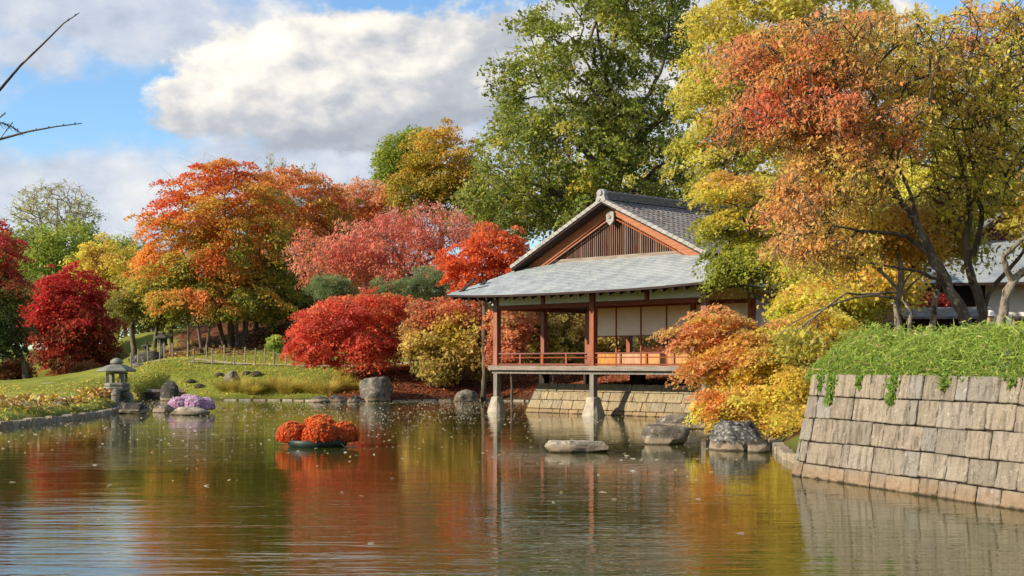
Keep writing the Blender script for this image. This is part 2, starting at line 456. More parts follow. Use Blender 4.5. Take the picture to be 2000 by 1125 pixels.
for a in ((300, 660, 100), (400, 664, 96), (480, 658, 95), (560, 645, 96), (640, 640, 97), (760, 650, 97), (900, 655, 97), (450, 630, 108), (600, 610, 112), (250, 655, 110), (800, 725, 76), (900, 735, 75.5), (980, 735, 76), (1050, 700, 80),
          (60, 742, 103), (150, 746, 103), (0, 740, 98), (-200, 740, 95), (205, 738, 100), (30, 796, 47), (90, 793, 48.5), (165, 780, 55), (205, 777, 56.5), (0, 772, 62), (100, 770, 62), (0, 755, 78), (120, 756, 78), (200, 745, 80), (225, 728, 77), (150, 712, 150), (0, 712, 150)): cp(*a)
for x, y, z in ((8, 24, 1.62), (9, 19, 1.62), (12, 12, 1.62), (14, 24, 1.65), (20, 26, 1.7), (10, 30, 1.5), (12, 36, 1.45), (16, 40, 1.5), (24, 40, 1.5), (13, 46, 1.5), (20, 50, 1.6), (9, 33, .9), (8.3, 29, .75), (9, 38.5, .8), (10.5, 44, .9),
                (8, 54, 1.1), (5, 56, 1.1), (12, 56, 1.4), (8, 62, 1.4), (16, 64, 1.8), (5, 68, 1.3), (25, 70, 2.4), (10, 80, 2.6), (-16.5, 43, .3), (-16.2, 48, .32), (-16.4, 53, .34), (-17.2, 57.5, .34), (-18.3, 63, .5), (-15, 74.3, .3), (-12, 74, .3), (-8, 71.5, .35), (-5, 73, .35), (-1, 73.2, .35), (-21.5, 77, .5), (-18, 78, .6),
                (-24, 36, 1.0), (-26, 25, 1.0), (-10, 0, .5), (0, 0, .5), (8, 0, .8), (15, 5, 1.62), (-30, 60, .6), (-50, 80, .9), (40, 40, 2.5), (50, 80, 5), (0, 120, 7), (40, 120, 7), (-40, 118, 1.3), (-70, 110, 1.5), (-30, 118, 2.6)): CT.append((x, y, z))
CT = np.array(CT)
def _tps():
    n = len(CT); d = np.hypot(CT[:, None, 0] - CT[None, :, 0], CT[:, None, 1] - CT[None, :, 1])
    K = np.where(d > 0, d * d * np.log(d + 1e-12), 0) + np.eye(n) * 2.0
    Pm = np.c_[np.ones(n), CT[:, 0], CT[:, 1]]
    A = np.zeros((n + 3, n + 3)); A[:n, :n] = K; A[:n, n:] = Pm; A[n:, :n] = Pm.T
    return np.linalg.solve(A, np.r_[CT[:, 2], 0, 0, 0])
TPSW = _tps()
def sstep(a, b, x):
    t = np.clip((x - a) / (b - a), 0, 1); return t * t * (3 - 2 * t)
def height(X, Y):
    X = np.atleast_1d(np.asarray(X, float)); Y = np.atleast_1d(np.asarray(Y, float))
    Xc = np.clip(X, -70, 60); Yc = np.clip(Y, 0, 125)
    z = np.full(X.shape, TPSW[-3]) + TPSW[-2] * Xc + TPSW[-1] * Yc
    for i in range(len(CT)):
        d2 = (Xc - CT[i, 0]) ** 2 + (Yc - CT[i, 1]) ** 2
        z = z + TPSW[i] * 0.5 * d2 * np.log(d2 + 1e-12)
    z = np.clip(z, 0.22, 9)
    far = sstep(60, 260, np.hypot(X - Xc, Y - Yc))
    z = z * (1 - far) + 6.0 * far
    d = pond_sd(X, Y)
    bank = np.clip(d / 0.5, 0, 1) ** .6
    return np.where(d > 0, z * bank + .0, -1.3 * sstep(0, 2.0, -d))
def hz(x, y): return float(height([x], [y])[0])

def zone_masks(X, Y):
    d = pond_sd(X, Y)
    wob = np.sin(X * 1.3 + np.sin(Y * .9)) * .5 + np.sin(Y * 1.7 + X * .6) * .4
    litter = sstep(-10.5, -8.0, X + wob * .5) * sstep(71 - 3, 71, Y) * (1 - sstep(79.2, 80.0, Y + wob * .3)) * (1 - sstep(3, 8, X))
    litter = np.maximum(litter, sstep(-.5, 2.5, X + wob) * sstep(53, 56, Y) * (1 - sstep(84, 92, Y)))
    litter = np.maximum(litter, sstep(85, 91, Y + wob * 2 - .12 * np.abs(X + 22)) * (1 - sstep(106, 112, Y)) * sstep(-27, -22, X + wob) * .62)
    litter = np.maximum(litter, sstep(6, 7, X + wob * .4) * sstep(24, 26, Y) * .7)
    return np.clip(litter, 0, 1), d

def ground():
    def axis(lo, hi, step, far, n=14):
        core = np.arange(lo, hi + 1e-6, step)
        g = np.geomspace(1, far, n)
        return np.r_[(lo - g)[::-1], core, hi + g]
    xs = axis(-45, 34, .45, 700); ys = axis(0, 112, .45, 900)
    X, Y = np.meshgrid(xs, ys); Z = height(X.ravel(), Y.ravel())
    V = np.c_[X.ravel(), Y.ravel(), Z]
    # small unevenness of turf
    V[:, 2] += np.where(Z > .3, (np.sin(V[:, 0] * 1.9 + 1) * np.sin(V[:, 1] * 2.3) * .02 + RNG.normal(0, .008, len(V))), 0)
    nx, ny = len(xs), len(ys)
    idx = np.arange(nx * ny).reshape(ny, nx)
    Q = np.stack([idx[:-1, :-1], idx[:-1, 1:], idx[1:, 1:], idx[1:, :-1]], -1).reshape(-1, 4)
    m, T, b = principled('ground')
    me = np_mesh('ground', V, Q, m, smooth=True)
    lit, d = zone_masks(V[:, 0], V[:, 1])
    a = me.attributes.new('zone', 'FLOAT_COLOR', 'POINT')
    c = np.ones((len(V), 4), np.float32); c[:, 0] = lit; c[:, 1] = sstep(.5, -.05, d); c[:, 2] = 0
    a.data.foreach_set('color', c.ravel())
    g = T.add('ShaderNodeNewGeometry'); v = g.outputs['Position']
    at_ = T.add('ShaderNodeAttribute'); at_.attribute_name = 'zone'
    sp = T.add('ShaderNodeSeparateColor'); T.l.new(at_.outputs['Color'], sp.inputs[0])
    n1 = T.noise(v, .35, 5, .6); n2 = T.noise(v, 2.6, 6, .65); n3 = T.noise(v, 14, 4, .7)
    grass = T.mix(T.ss(n1, .35, .65), rgba('6c762a'), rgba('90903c'))
    grass = T.mix(T.math('MULTIPLY', T.ss(n2, .5, .7), .6), grass, rgba('4a5420'))
    grass = T.mix(T.math('MULTIPLY', T.ss(n3, .55, .7), .5), grass, rgba('9c9648'))
    lv = T.add('ShaderNodeTexVoronoi'); T.l.new(v, lv.inputs['Vector']); lv.inputs['Scale'].default_value = 7
    lr = T.add('ShaderNodeValToRGB'); T.l.new(T.math('FRACT', T.math('MULTIPLY', lv.outputs['Color'], 3.1)), lr.inputs[0])
    e = lr.color_ramp.elements
    e[0].color = rgba('35241a'); e[1].color = rgba('80503a')
    q = e.new(.35); q.color = rgba('553020'); q = e.new(.7); q.color = rgba('6a3a26')
    lm = T.math('ADD', sp.outputs[0], T.math('MULTIPLY', T.math('SUBTRACT', n2, .5), .9))
    c = T.mix(T.ss(lm, .35, .6), grass, lr.outputs[0])
    c = T.mix(sp.outputs[1], c, rgba('3d3624'))
    T.l.new(c, b.inputs['Base Color']); b.inputs['Roughness'].default_value = .95; b.inputs['Specular IOR Level'].default_value = .1
    bn = T.add('ShaderNodeBump'); bn.inputs['Strength'].default_value = .9; bn.inputs['Distance'].default_value = .06
    T.l.new(T.noise(v, 9, 6, .75), bn.inputs['Height']); T.l.new(bn.outputs[0], b.inputs['Normal'])
    o = link('ground', me); tag(o, kind='structure')
ground()

def water():
    m, T, b = principled('pond_water')
    g = T.add('ShaderNodeNewGeometry'); v = g.outputs['Position']
    b.inputs['Base Color'].default_value = rgba('3d3f16')
    b.inputs['Roughness'].default_value = .02
    b.inputs['IOR'].default_value = 1.38
    # ripples: long swell, fine chop, and breezy patches where the chop is stronger
    w1 = T.noise(T.mapping(v, (.38, 1.7, 1), rot=(0, 0, .05)), 1.0, 2, .5, .3)
    w2 = T.noise(T.mapping(v, (.5, 2.3, 1), rot=(0, 0, -.08)), 2.4, 3, .55, .4)
    w3 = T.noise(T.mapping(v, (1, 1.8, 1)), 9, 2, .5)
    patch = T.ss(T.noise(T.mapping(v, (.12, .22, 1), (3.3, 8.1, 0)), 1.0, 3, .5), .44, .66)
    # breeze coming in from the near side
    sp = T.add('ShaderNodeSeparateXYZ'); T.l.new(v, sp.inputs[0])
    near = T.math('SUBTRACT', 1.0, T.ss(sp.outputs[1], 12.0, 24.0))
    gx = T.math('DIVIDE', T.math('SUBTRACT', sp.outputs[0], .8), 1.9); gy = T.math('DIVIDE', T.math('SUBTRACT', sp.outputs[1], 13.2), 3.2)
    gust = T.ss(T.math('SQRT', T.math('ADD', T.math('MULTIPLY', gx, gx), T.math('MULTIPLY', gy, gy))), 1.3, .3)
    amp = T.math('ADD', .085, T.math('ADD', T.math('MULTIPLY', patch, .12), T.math('ADD', T.math('MULTIPLY', near, .17), T.math('MULTIPLY', gust, .22))))
    h = T.math('ADD', T.math('MULTIPLY', w1, 1.0), T.math('ADD', T.math('MULTIPLY', w2, .62), T.math('MULTIPLY', w3, .03)))
    h = T.math('MULTIPLY', h, amp)
    bn = T.add('ShaderNodeBump'); bn.inputs['Strength'].default_value = 1.0; bn.inputs['Distance'].default_value = .04
    T.l.new(h, bn.inputs['Height']); T.l.new(bn.outputs[0], b.inputs['Normal'])
    mb = MB(); mb.poly([(-60, -3, 0), (40, -3, 0), (40, 82, 0), (-60, 82, 0)])
    o = mb.build('pond_water', m); tag(o, kind='structure')
water()

# ------------------------------------------------------------------ masonry
def stone_mesh(name, c, m, seed, depth=.25, res=4, rough=.014, ch=.02):
    """dressed stone from 4 front corners c (bl, br, tr, tl): rough pillowed face, chamfered rim, sides"""
    rr = random.Random(seed)
    bl, br, tr, tl = [Vector(p) for p in c]
    n = (br - bl).cross(tl - bl).normalized()
    mb = MB(); k = res
    grid = {}
    for j in range(k + 1):
        for i in range(k + 1):
            u, v = i / k, j / k
            p = bl.lerp(br, u).lerp(tl.lerp(tr, u), v)
            edge = i in (0, k) or j in (0, k)
            off = -ch * (1 + rr.random()) if edge else rr.uniform(-rough, rough)
            if edge:
                cc = bl.lerp(br, .5).lerp(tl.lerp(tr, .5), .5)
                p = p + (cc - p).normalized() * (rr.uniform(.001, .008) + (.009 if i in (0, k) and j in (0, k) else 0))
            else:
                # bring the inner rim close to the edge so the face stays broad
                u2 = .035 if i == 1 else (.965 if i == k - 1 else u); v2 = .045 if j == 1 else (.955 if j == k - 1 else v)
                p = bl.lerp(br, u2).lerp(tl.lerp(tr, u2), v2)
            grid[i, j] = len(mb.v); mb.v.append(tuple(p + n * off))
    for j in range(k):
        for i in range(k):
            mb.f.append((grid[i, j], grid[i + 1, j], grid[i + 1, j + 1], grid[i, j + 1]))
    ring = [(i, 0) for i in range(k)] + [(k, j) for j in range(k)] + [(i, k) for i in range(k, 0, -1)] + [(0, j) for j in range(k, 0, -1)]
    back = []
    for r in ring:
        back.append(len(mb.v)); mb.v.append(tuple(Vector(mb.v[grid[r]]) - n * depth))
    q = len(ring)
    for a in range(q):
        b_ = (a + 1) % q
        mb.f.append((grid[ring[b_]], grid[ring[a]], back[a], back[b_]))
    return mb.mesh(name, m)

def bank_wall():
    root = empty('stone_wall', WALL_A)
    tag(root, 'tall leaning retaining wall of rough granite blocks under the bamboo hedge', 'wall')
    L = 17.5; batter = .17
    zc = [-.12, .25, .64, 1.03, 1.42, 1.81]
    def P(s, z, back=0.0):
        return WALL_D * (s) - WALL_N * (batter * z + back) + Vector((0, 0, z))
    rr = random.Random(3); k = 0
    for r in range(5):
        s = .13 * max(zc[r], 0); s1e = .13 * max(zc[r + 1], 0)
        first = True
        while s < L:
            w = rr.choice((.22, .3, .38, .44, .52, .64, .78)) * rr.uniform(.9, 1.1) * (1.12 if r == 0 else 1)
            if first and r % 2: w *= .6
            g = .005; wv = lambda q, s_: 0 if q in (0, 5) else .010 * math.sin(1.3 * s_ + q * 2.1) + .006 * math.sin(3.1 * s_ + q)
            dz0 = wv(r, s + w / 2) + rr.uniform(-.004, .006); dz1 = wv(r + 1, s + w / 2) + rr.uniform(-.008, .003)
            g = .0035; sa0 = s + g; sb0 = s + w - g
            sa1 = (s1e if first else s) + g + rr.uniform(-.012, .012) * (not first); sb1 = sb0 + rr.uniform(-.012, .012)
            # seen from the pond the wall runs right towards the viewer: bl is the far end
            c = [P(sa0, zc[r] + g + dz0), P(sb0, zc[r] + g + dz0), P(sb1, zc[r + 1] - g + dz1), P(sa1, zc[r + 1] - g + dz1)]
            push = rr.uniform(-.008, .008)
            c = [p + WALL_N * push for p in c]
            me = stone_mesh('stone', c, GRANITE, k, .3, 6, .011, .010)
            link('stone', me, root); k += 1
            s += w; first = False
    # earth core behind the joints
    mb = MB(); E = Vector((0, 0, 1)); b0 = .06
    q = [P(.05, -.4, b0), P(L, -.4, b0), P(L, -.4, 1.2), P(.3, -.4, 1.2), P(.3, 1.75, b0), P(L, 1.75, b0), P(L, 1.75, 1.2), P(.5, 1.75, 1.2)]
    mb.hexa(q); mb.build('wall_core', BACKING, root)
bank_wall()

def pavilion_base():
    root = empty('stone_plinth', PAV_O, PAV_A)
    tag(root, 'sloping sandstone block wall rising from the water under the pavilion', 'wall')
    rr = random.Random(5); k = 100
    zc = [-.15, .17, .52, .86, 1.18]
    def P(t, z): return Vector((t, .85 + .42 * (z + .15), z))
    for r in range(4):
        t = .62 + .22 * (zc[r] + .15); t1 = .62 + .22 * (zc[r + 1] + .15); first = True
        while t < 11.3:
            w = rr.choice((.38, .5, .6, .72, .85)) * rr.uniform(.9, 1.1)
            g = .006; tb = t + w
            d0 = rr.uniform(-.012, .012); lean = rr.uniform(-.02, .02)
            c = [P(t + g, zc[r] + g), P(tb - g, zc[r] + g), P(tb - g + lean, zc[r + 1] - g), P((t1 if first else t + last) + g, zc[r + 1] - g)]
            me = stone_mesh('stone', c, SANDSTONE, k, .25, 3, .006, .008)
            o = link('stone', me, root, (0, d0, 0)); k += 1
            t = tb; last = lean; first = False
    mb = MB(); mb.hexa([(.8, .98, -.4), (11.3, .98, -.4), (11.3, 2.4, -.4), (.8, 2.4, -.4), (1.0, 1.5, 1.12), (11.3, 1.5, 1.12), (11.3, 2.4, 1.12), (1.0, 2.4, 1.12)])
    mb.build('plinth_core', BACKING, root)
    mb = MB()
    for j in range(4):   # return face at the left end
        pass
pavilion_base()

# ------------------------------------------------------------------ pavilion
def pavilion():
    root = empty('pavilion', PAV_O, PAV_A)
    tag(root, 'red timber lakeside pavilion with grey gabled roof standing over the pond', 'pavilion')
    M_ = 2.66; W = 4 * M_; Z0 = 1.88; ZB = 4.10; ZT = 4.27
    # posts of the verandah
    def post(t, g, z0, z1, w=.23, m=WOOD, name='post'):
        mb = MB(); mb.box(-w / 2, w / 2, -w / 2, w / 2, z0, z1); return mb.build(name, m, root, loc=(t, g, 0), bevel=.012)
    for t in (0, 2 * M_, W): post(t, 0, Z0, 4.62)
    for t, g in ((0, M_), (0, 2 * M_), (0, 3 * M_), (M_, M_), (3 * M_, M_), (W, M_), (W, 2 * M_), (W, 3 * M_), (M_, 3 * M_), (2 * M_, 3 * M_), (3 * M_, 3 * M_)): post(t, g, Z0, 4.7, .21)
    for t in (M_, 3 * M_):
        mb = MB(); mb.box(t - .075, t + .075, -.07, .07, ZT, 4.66); mb.build('short_post', WOOD, root)
    # stilts and their stones
    for t, g in ((0, 0), (2 * M_, 0)): post(t, g, .5, 1.56, .22, WOOD_POST, 'stilt')
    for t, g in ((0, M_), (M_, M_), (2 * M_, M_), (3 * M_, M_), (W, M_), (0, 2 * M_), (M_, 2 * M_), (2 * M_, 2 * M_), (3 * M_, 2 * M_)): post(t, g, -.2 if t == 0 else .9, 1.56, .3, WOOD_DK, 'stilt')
    post(W, 0, -.3, 1.56, .22, WOOD_POST, 'stilt')
    rr = random.Random(9)
    for t, g, s in ((0, 0, 1.0), (2 * M_, 0, 1.12)):
        mb = MB(); rings = [(.38, -.5), (.35, -.05), (.31, .12), (.235, .4), (.205, .58), (.165, .63)]
        pts = []
        for (r, z) in rings:
            pts.append([(math.copysign(abs(math.cos(a)) ** .55, math.cos(a)) * r * s * rr.uniform(.93, 1.06), math.copysign(abs(math.sin(a)) ** .55, math.sin(a)) * r * s * rr.uniform(.93, 1.06), z * s) for a in [2 * math.pi * i / 12 + .26 for i in range(12)]])
        for a in range(len(pts) - 1):
            for i in range(12):
                mb.poly([pts[a][i], pts[a][(i + 1) % 12], pts[a + 1][(i + 1) % 12], pts[a + 1][i]])
        mb.poly(pts[-1]); mb.build('footing_stone', GRAN_LT, root, loc=(t, g, 0))
    # deck: boards, edge beam, joists
    rr = random.Random(2)
    for i in range(36):
        mb = MB(); w = 11.1 / 36; t0 = -.22 + i * w
        mb.box(t0 + .004, t0 + w - .004, -.24 + rr.uniform(-.004, .004), M_ - .1, 1.80, Z0 - .002 + rr.uniform(-.003, .003)); mb.build('deck_board', WOOD_LT, root)
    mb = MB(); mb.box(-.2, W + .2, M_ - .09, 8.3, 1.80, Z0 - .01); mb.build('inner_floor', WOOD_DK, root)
    mb = MB(); mb.box(-.26, W + .22, -.27, -.241, 1.70, 1.872); mb.build('deck_edge', WOOD_GREY, root)
    mb = MB(); mb.box(-.20, W + .2, -.10, .10, 1.56, 1.795); mb.build('deck_beam', WOOD_POST, root)
    mb = MB(); mb.box(-.10, .10, .105, 8.2, 1.56, 1.795); mb.build('deck_beam', WOOD_POST, root)
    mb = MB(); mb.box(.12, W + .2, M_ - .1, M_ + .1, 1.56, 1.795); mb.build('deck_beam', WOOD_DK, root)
    for i in range(9):
        t = .66 + i * 1.2
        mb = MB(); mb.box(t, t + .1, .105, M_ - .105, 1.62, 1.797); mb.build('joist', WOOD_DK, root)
    # main beams and white panels over them
    def hb(t0, t1, g0, g1, z0, z1, m=WOOD_X, name='beam'):
        mb = MB(); mb.box(t0, t1, g0, g1, z0, z1); return mb.build(name, m, root, bevel=.008)
    for a, b_ in ((0, 2 * M_), (2 * M_, W)): hb(a + .117, b_ - .117, -.085, .085, ZB, ZT)
    for a, b_ in ((0, M_), (M_, 2 * M_), (2 * M_, 3 * M_)): hb(-.085, .085, a + .12, b_ - .12, ZB, ZT, WOOD)
    for a, b_ in ((0, M_), (M_, 2 * M_), (2 * M_, 3 * M_), (3 * M_, W)):
        hb(a + .12, b_ - .12, -.03, .03, ZT + .002, 4.66, PLASTER, 'plaster_panel')
    for a, b_ in ((0, M_), (M_, 2 * M_), (2 * M_, 3 * M_)):
        hb(-.03, .03, a + .12, b_ - .12, ZT + .002, 4.66, PLASTER, 'plaster_panel')
    hb(-1.0, W + 1.0, -.09, .09, 4.665, 4.80, WOOD_DK, 'eave_purlin')
    # ceiling of the verandah
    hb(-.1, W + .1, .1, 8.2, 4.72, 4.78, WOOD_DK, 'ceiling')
    # low railing
    def rail(p, q, w, h): mb = MB(); mb.beam(p, q, w, h); mb.build('rail', WOOD_X, rl)
    rl = empty('railing', (0, 0, 0)); rl.parent = root
    for a, b_ in ((.117, 2 * M_ - .117), (2 * M_ + .117, W - .117)):
        rail((a, -.02, 2.35), (b_, -.02, 2.35), .07, .05); rail((a, -.02, 2.19), (b_, -.02, 2.19), .05, .04); rail((a, -.02, 1.93), (b_, -.02, 1.93), .07, .06)
        n = 4; st = (b_ - a) / n
        for i in range(1, n):
            mb = MB(); mb.box(-.035, .035, -.035, .035, 1.96, 2.325); mb.build('baluster', WOOD, rl, loc=(a + i * st, -.02, 0))
    for a, b_ in ((.12, M_ - .12), (M_ + .12, 2 * M_ - .12)):
        rail((0, a, 2.35), (0, b_, 2.35), .07, .05); rail((0, a, 2.19), (0, b_, 2.19), .05, .04); rail((0, a, 1.93), (0, b_, 1.93), .07, .06)
        mb = MB(); mb.box(-.035, .035, -.035, .035, 1.96, 2.325); mb.build('baluster', WOOD, rl, loc=(0, (a + b_) / 2, 0))
    # inner room front: paper screens above, open below, boards at the foot
    g = M_
    hb(M_ + .11, W - .11, g - .07, g + .07, 4.16, 4.30, WOOD_X, 'lintel')
    hb(M_ + .11, W - .11, g - .05, g + .05, 4.302, 4.715, PLASTER, 'plaster_panel')
    npan = 6; x0 = M_ + .11; pw = (W - .11 - x0) / npan
    for i in range(npan):
        a = x0 + i * pw; s = empty('screen', (a + pw / 2, g, 0)); s.parent = root
        mb = MB(); mb.box(-pw / 2 + .03, pw / 2 - .03, -.006, .006, 3.06, 4.155); mb.build('paper', SHOJI, s)
        for sx in (-1, 1):
            mb = MB(); mb.box(sx * (pw / 2 - .018) - .014, sx * (pw / 2 - .018) + .014, -.03, .03, Z0, 4.157); mb.build('stile', WOOD, s)
        mb = MB(); mb.box(-pw / 2 + .033, pw / 2 - .033, -.024, .024, 3.02, 3.058); mb.build('bottom_rail', WOOD_X, s)
        mb = MB()
        for k in range(1, 4):
            zz = 3.06 + k * 1.095 / 4; mb.box(-pw / 2 + .034, pw / 2 - .034, .007, .016, zz - .007, zz + .007)
        for k in range(1, 5):
            xx = -pw / 2 + k * pw / 5; mb.box(xx - .006, xx + .006, .0165, .022, 3.062, 4.15)
        mb.build('muntin', SHOJI, s)
        mb = MB(); mb.box(-pw / 2 + .034, pw / 2 - .034, -.012, .012, Z0, 2.34); mb.build('foot_panel', WOOD_PANEL, s)
        mb = MB(); mb.box(-pw / 2 + .034, pw / 2 - .034, -.022, .022, 2.342, 2.385); mb.build('sill', WOOD_X, s)
    # back walls of the room: open bay on the left, dark plastered wall on the right
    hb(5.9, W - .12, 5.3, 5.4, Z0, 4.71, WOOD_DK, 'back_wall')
    hb(W - .16, W - .05, M_ + .12, 7.9, Z0, 4.71, PLASTER, 'side_wall')
    hb(5.75, 5.898, 5.25, 5.45, Z0, 4.71, WOOD, 'inner_post')
    # ---- skirt roof
    E0, E1, G0, G1 = -1.47, W + 1.47, -1.4, 9.4
    T0, T1, H0, H1 = .72, W - .72, 1.28, 6.75
    ZE, ZTOP = 4.60, 6.0
    def sk(side, s, v):
        """side 0 front 1 right 2 back 3 left; s 0..1 along, v 0..1 eave->top"""
        if side == 0: e = (E0 + (E1 - E0) * s, G0); t = (T0 + (T1 - T0) * s, H0)
        elif side == 1: e = (E1, G0 + (G1 - G0) * s); t = (T1, H0 + (H1 - H0) * s)
        elif side == 2: e = (E1 - (E1 - E0) * s, G1); t = (T1 - (T1 - T0) * s, H1)
        else: e = (E0, G1 - (G1 - G0) * s); t = (T0, H1 - (H1 - H0) * s)
        ze = ZE + .14 * abs(2 * s - 1) ** 3
        x = e[0] + (t[0] - e[0]) * v; y = e[1] + (t[1] - e[1]) * v
        z = ze + (ZTOP - ze) * (v * .88 + .12 * v * v)
        return Vector((x, y, z))
    rf = empty('skirt_roof'); rf.parent = root
    rr = random.Random(4)
    for side in range(4):
        mb = MB(); ncr = 20
        ln = (E1 - E0) if side in (0, 2) else (G1 - G0)
        nsh = int(ln / .34)
        for j in range(ncr):
            v0 = j / ncr; v1 = min(1.0, (j + 1.25) / ncr)
            off = .5 * (j % 2)
            for i in range(nsh + 1):
                s0 = max(0, (i - off) / nsh); s1 = min(1, (i + 1 - off) / nsh)
                if s1 - s0 < 1e-4: continue
                dz = .020 + rr.uniform(-.004, .005)
                a, b_ = sk(side, s0, v0), sk(side, s1, v0); c, d_ = sk(side, s1, v1), sk(side, s0, v1)
                up = Vector((0, 0, dz)); lo = Vector((0, 0, .004))
                mb.poly([a + up, b_ + up, c + lo, d_ + lo]); mb.poly([a, b_, b_ + up, a + up])
        o = mb.build('shingle_courses', SHINGLE, rf); o['kind'] = 'stuff'
        # deck boards below and eave edge
        mb = MB(); n = 16
        for i in range(n):
            a, b_ = sk(side, i / n, 0), sk(side, (i + 1) / n, 0); c, d_ = sk(side, (i + 1) / n, 1), sk(side, i / n, 1)
            dn = Vector((0, 0, -.085)); d2 = Vector((0, 0, -.006))
            mb.poly([b_ + dn, a + dn, d_ + dn, c + dn]); mb.poly([a + dn, b_ + dn, b_ + d2, a + d2])
        mb.build('roof_boarding', WOOD_DK, rf)
    # rafters
    for i in range(27):
        t = E0 + .3 + i * (E1 - E0 - .6) / 26
        s = (t - E0) / (E1 - E0)
        a = sk(0, s, .02) + Vector((0, 0, -.14)); b_ = sk(0, s, .62) + Vector((0, 0, -.16))
        b_.x = t; a.x = t
        mb = MB(); mb.beam(a - Vector((0, 0, .03)), b_ - Vector((0, 0, .03)), .09, .15); mb.build('rafter', WOOD_DK, rf)
    for i in range(17):
        gg = G0 + .3 + i * .62
        s = 1 - (gg - G0) / (G1 - G0)
        a = sk(3, s, .02) + Vector((0, 0, -.14)); b_ = sk(3, s, .62) + Vector((0, 0, -.16)); a.y = gg; b_.y = gg
        mb = MB(); mb.beam(a, b_, .08, .10); mb.build('rafter', WOOD_DK, rf)
    # ---- upper tiled roof
    RX = 2 * M_; ZR = 8.10; HW = 4.98; SL = .462; GF, GB = .46, 8.3
    ur = empty('tiled_roof'); ur.parent = root
    for sgn in (-1, 1):
        mb = MB(); th = .10
        p = [(RX, GF, ZR - th), (RX + sgn * HW, GF, ZR - HW * SL - th), (RX + sgn * HW, GB, ZR - HW * SL - th), (RX, GB, ZR - th)]
        q = [(a[0], a[1], a[2] + th - .004) for a in p]
        mb.hexa((p + q) if sgn > 0 else (p[::-1] + q[::-1])); mb.build('roof_board', WOOD_DK, ur)
    # pan tiles, an S in section
    tw, tl = .285, .27; L = math.hypot(HW, HW * SL); a_s = math.atan(SL)
    mb = MB(); K = 6
    prof = []
    for i in range(K + 1):
        u = i / K; prof.append(((u - .0) * (tw + .03), .035 * math.sin(2 * math.pi * (u * .95 + .05)) + .045))
    for i in range(K):
        (u0, h0), (u1, h1) = prof[i], prof[i + 1]
        mb.poly([(u0, 0, h0 + .03), (u1, 0, h1 + .03), (u1, tl + .05, h1), (u0, tl + .05, h0)])
        mb.poly([(u0, 0, h0 - .01), (u1, 0, h1 - .01), (u1, 0, h1 + .03), (u0, 0, h0 + .03)])
    tile = mb.mesh('roof_tile', TILE, True)
    nrow = int(L / tl); ncol = int((GB - GF - .25) / tw)
    cnt = 0; rest = MB()
    rr = random.Random(11)
    for col in range(ncol):
        for row in range(nrow):
            d = L - row * tl          # distance from ridge down the slope
            jit = rr.uniform(-.006, .006)
            # right slope, local frame: u runs back along the ridge, v up the slope
            ux = Vector((0, 1, 0)); vy = Vector((-math.cos(a_s), 0, math.sin(a_s))); nz = Vector((math.sin(a_s), 0, math.cos(a_s)))
            org = Vector((RX + d * math.cos(a_s), GF + .22 + col * tw, ZR - d * math.sin(a_s))) + nz * jit
            if cnt < 300 and col < 15:
                M4 = Matrix((ux, vy, nz)).transposed().to_4x4(); M4.translation = org
                o = link('roof_tile', tile, ur); o.matrix_local = M4; cnt += 1
            else:
                i0 = len(rest.v)
                for v in tile.vertices: rest.v.append(tuple(org + ux * v.co.x + vy * v.co.y + nz * v.co.z))
                for f in tile.polygons: rest.f.append(tuple(i0 + k for k in f.vertices))
            # left slope
            vy2 = Vector((math.cos(a_s), 0, math.sin(a_s))); nz2 = Vector((-math.sin(a_s), 0, math.cos(a_s)))
            org = Vector((RX - d * math.cos(a_s), GF + .22 + (col + 1) * tw, ZR - d * math.sin(a_s)))
            i0 = len(rest.v)
            for v in tile.vertices: rest.v.append(tuple(org - ux * v.co.x + vy2 * v.co.y + nz2 * v.co.z))
            for f in tile.polygons: rest.f.append(tuple(i0 + k for k in f.vertices))
    o = rest.build('far_roof_tiles', TILE, ur, smooth=True); o['kind'] = 'stuff'
    # verge tiles along the gable edge
    for sgn in (-1, 1):
        for row in range(nrow + 1):
            d = L - row * tl - .02
            dv = Vector((-sgn * math.cos(a_s), 0, math.sin(a_s))); nz = Vector((sgn * math.sin(a_s), 0, math.cos(a_s)))
            org = Vector((RX + sgn * d * math.cos(a_s), 0, ZR - d * math.sin(a_s)))
            a = org + nz * .055; b_ = a + dv * (tl + .03) - nz * .02
            if sgn * (b_.x - RX) < 0: b_ = Vector((RX, 0, ZR + .03))
            mb = MB(); mb.beam(a + Vector((0, GF + .1, 0)), b_ + Vector((0, GF + .1, 0)), .3, .13, up=nz); mb.build('verge_tile', VERGE, ur)
    # ridge: stacked courses and a rounded cap, end ornament
    rg = empty('ridge'); rg.parent = root
    for k in range(4):
        mb = MB(); w = .30 - .03 * k; mb.box(RX - w / 2, RX + w / 2, GF + .1, GB - .1, ZR + .06 + k * .062, ZR + .06 + k * .062 + .055); mb.build('ridge_course', RIDGE, rg)
    for i in range(26):
        y0 = GF + .08 + i * .3
        mb = MB(); pr = []
        for q in range(7):
            an = math.pi * q / 6; pr.append((RX + .115 * math.cos(an), ZR + .305 + .1 * math.sin(an)))
        for q in range(6):
            mb.poly([(pr[q][0], y0, pr[q][1]), (pr[q + 1][0], y0, pr[q + 1][1]), (pr[q + 1][0], y0 + .292, pr[q + 1][1] - .008), (pr[q][0], y0 + .292, pr[q][1] - .008)])
        mb.poly([(x, y0, z) for x, z in pr][::-1]); mb.build('ridge_tile', RIDGE, rg)
    mb = MB()
    out = [(-.30, .0), (-.27, .12), (-.22, .22), (-.26, .34), (-.2, .45), (-.08, .5), (.08, .5), (.2, .45), (.26, .34), (.22, .22), (.27, .12), (.30, .0), (.16, -.05), (0, .08), (-.16, -.05)]
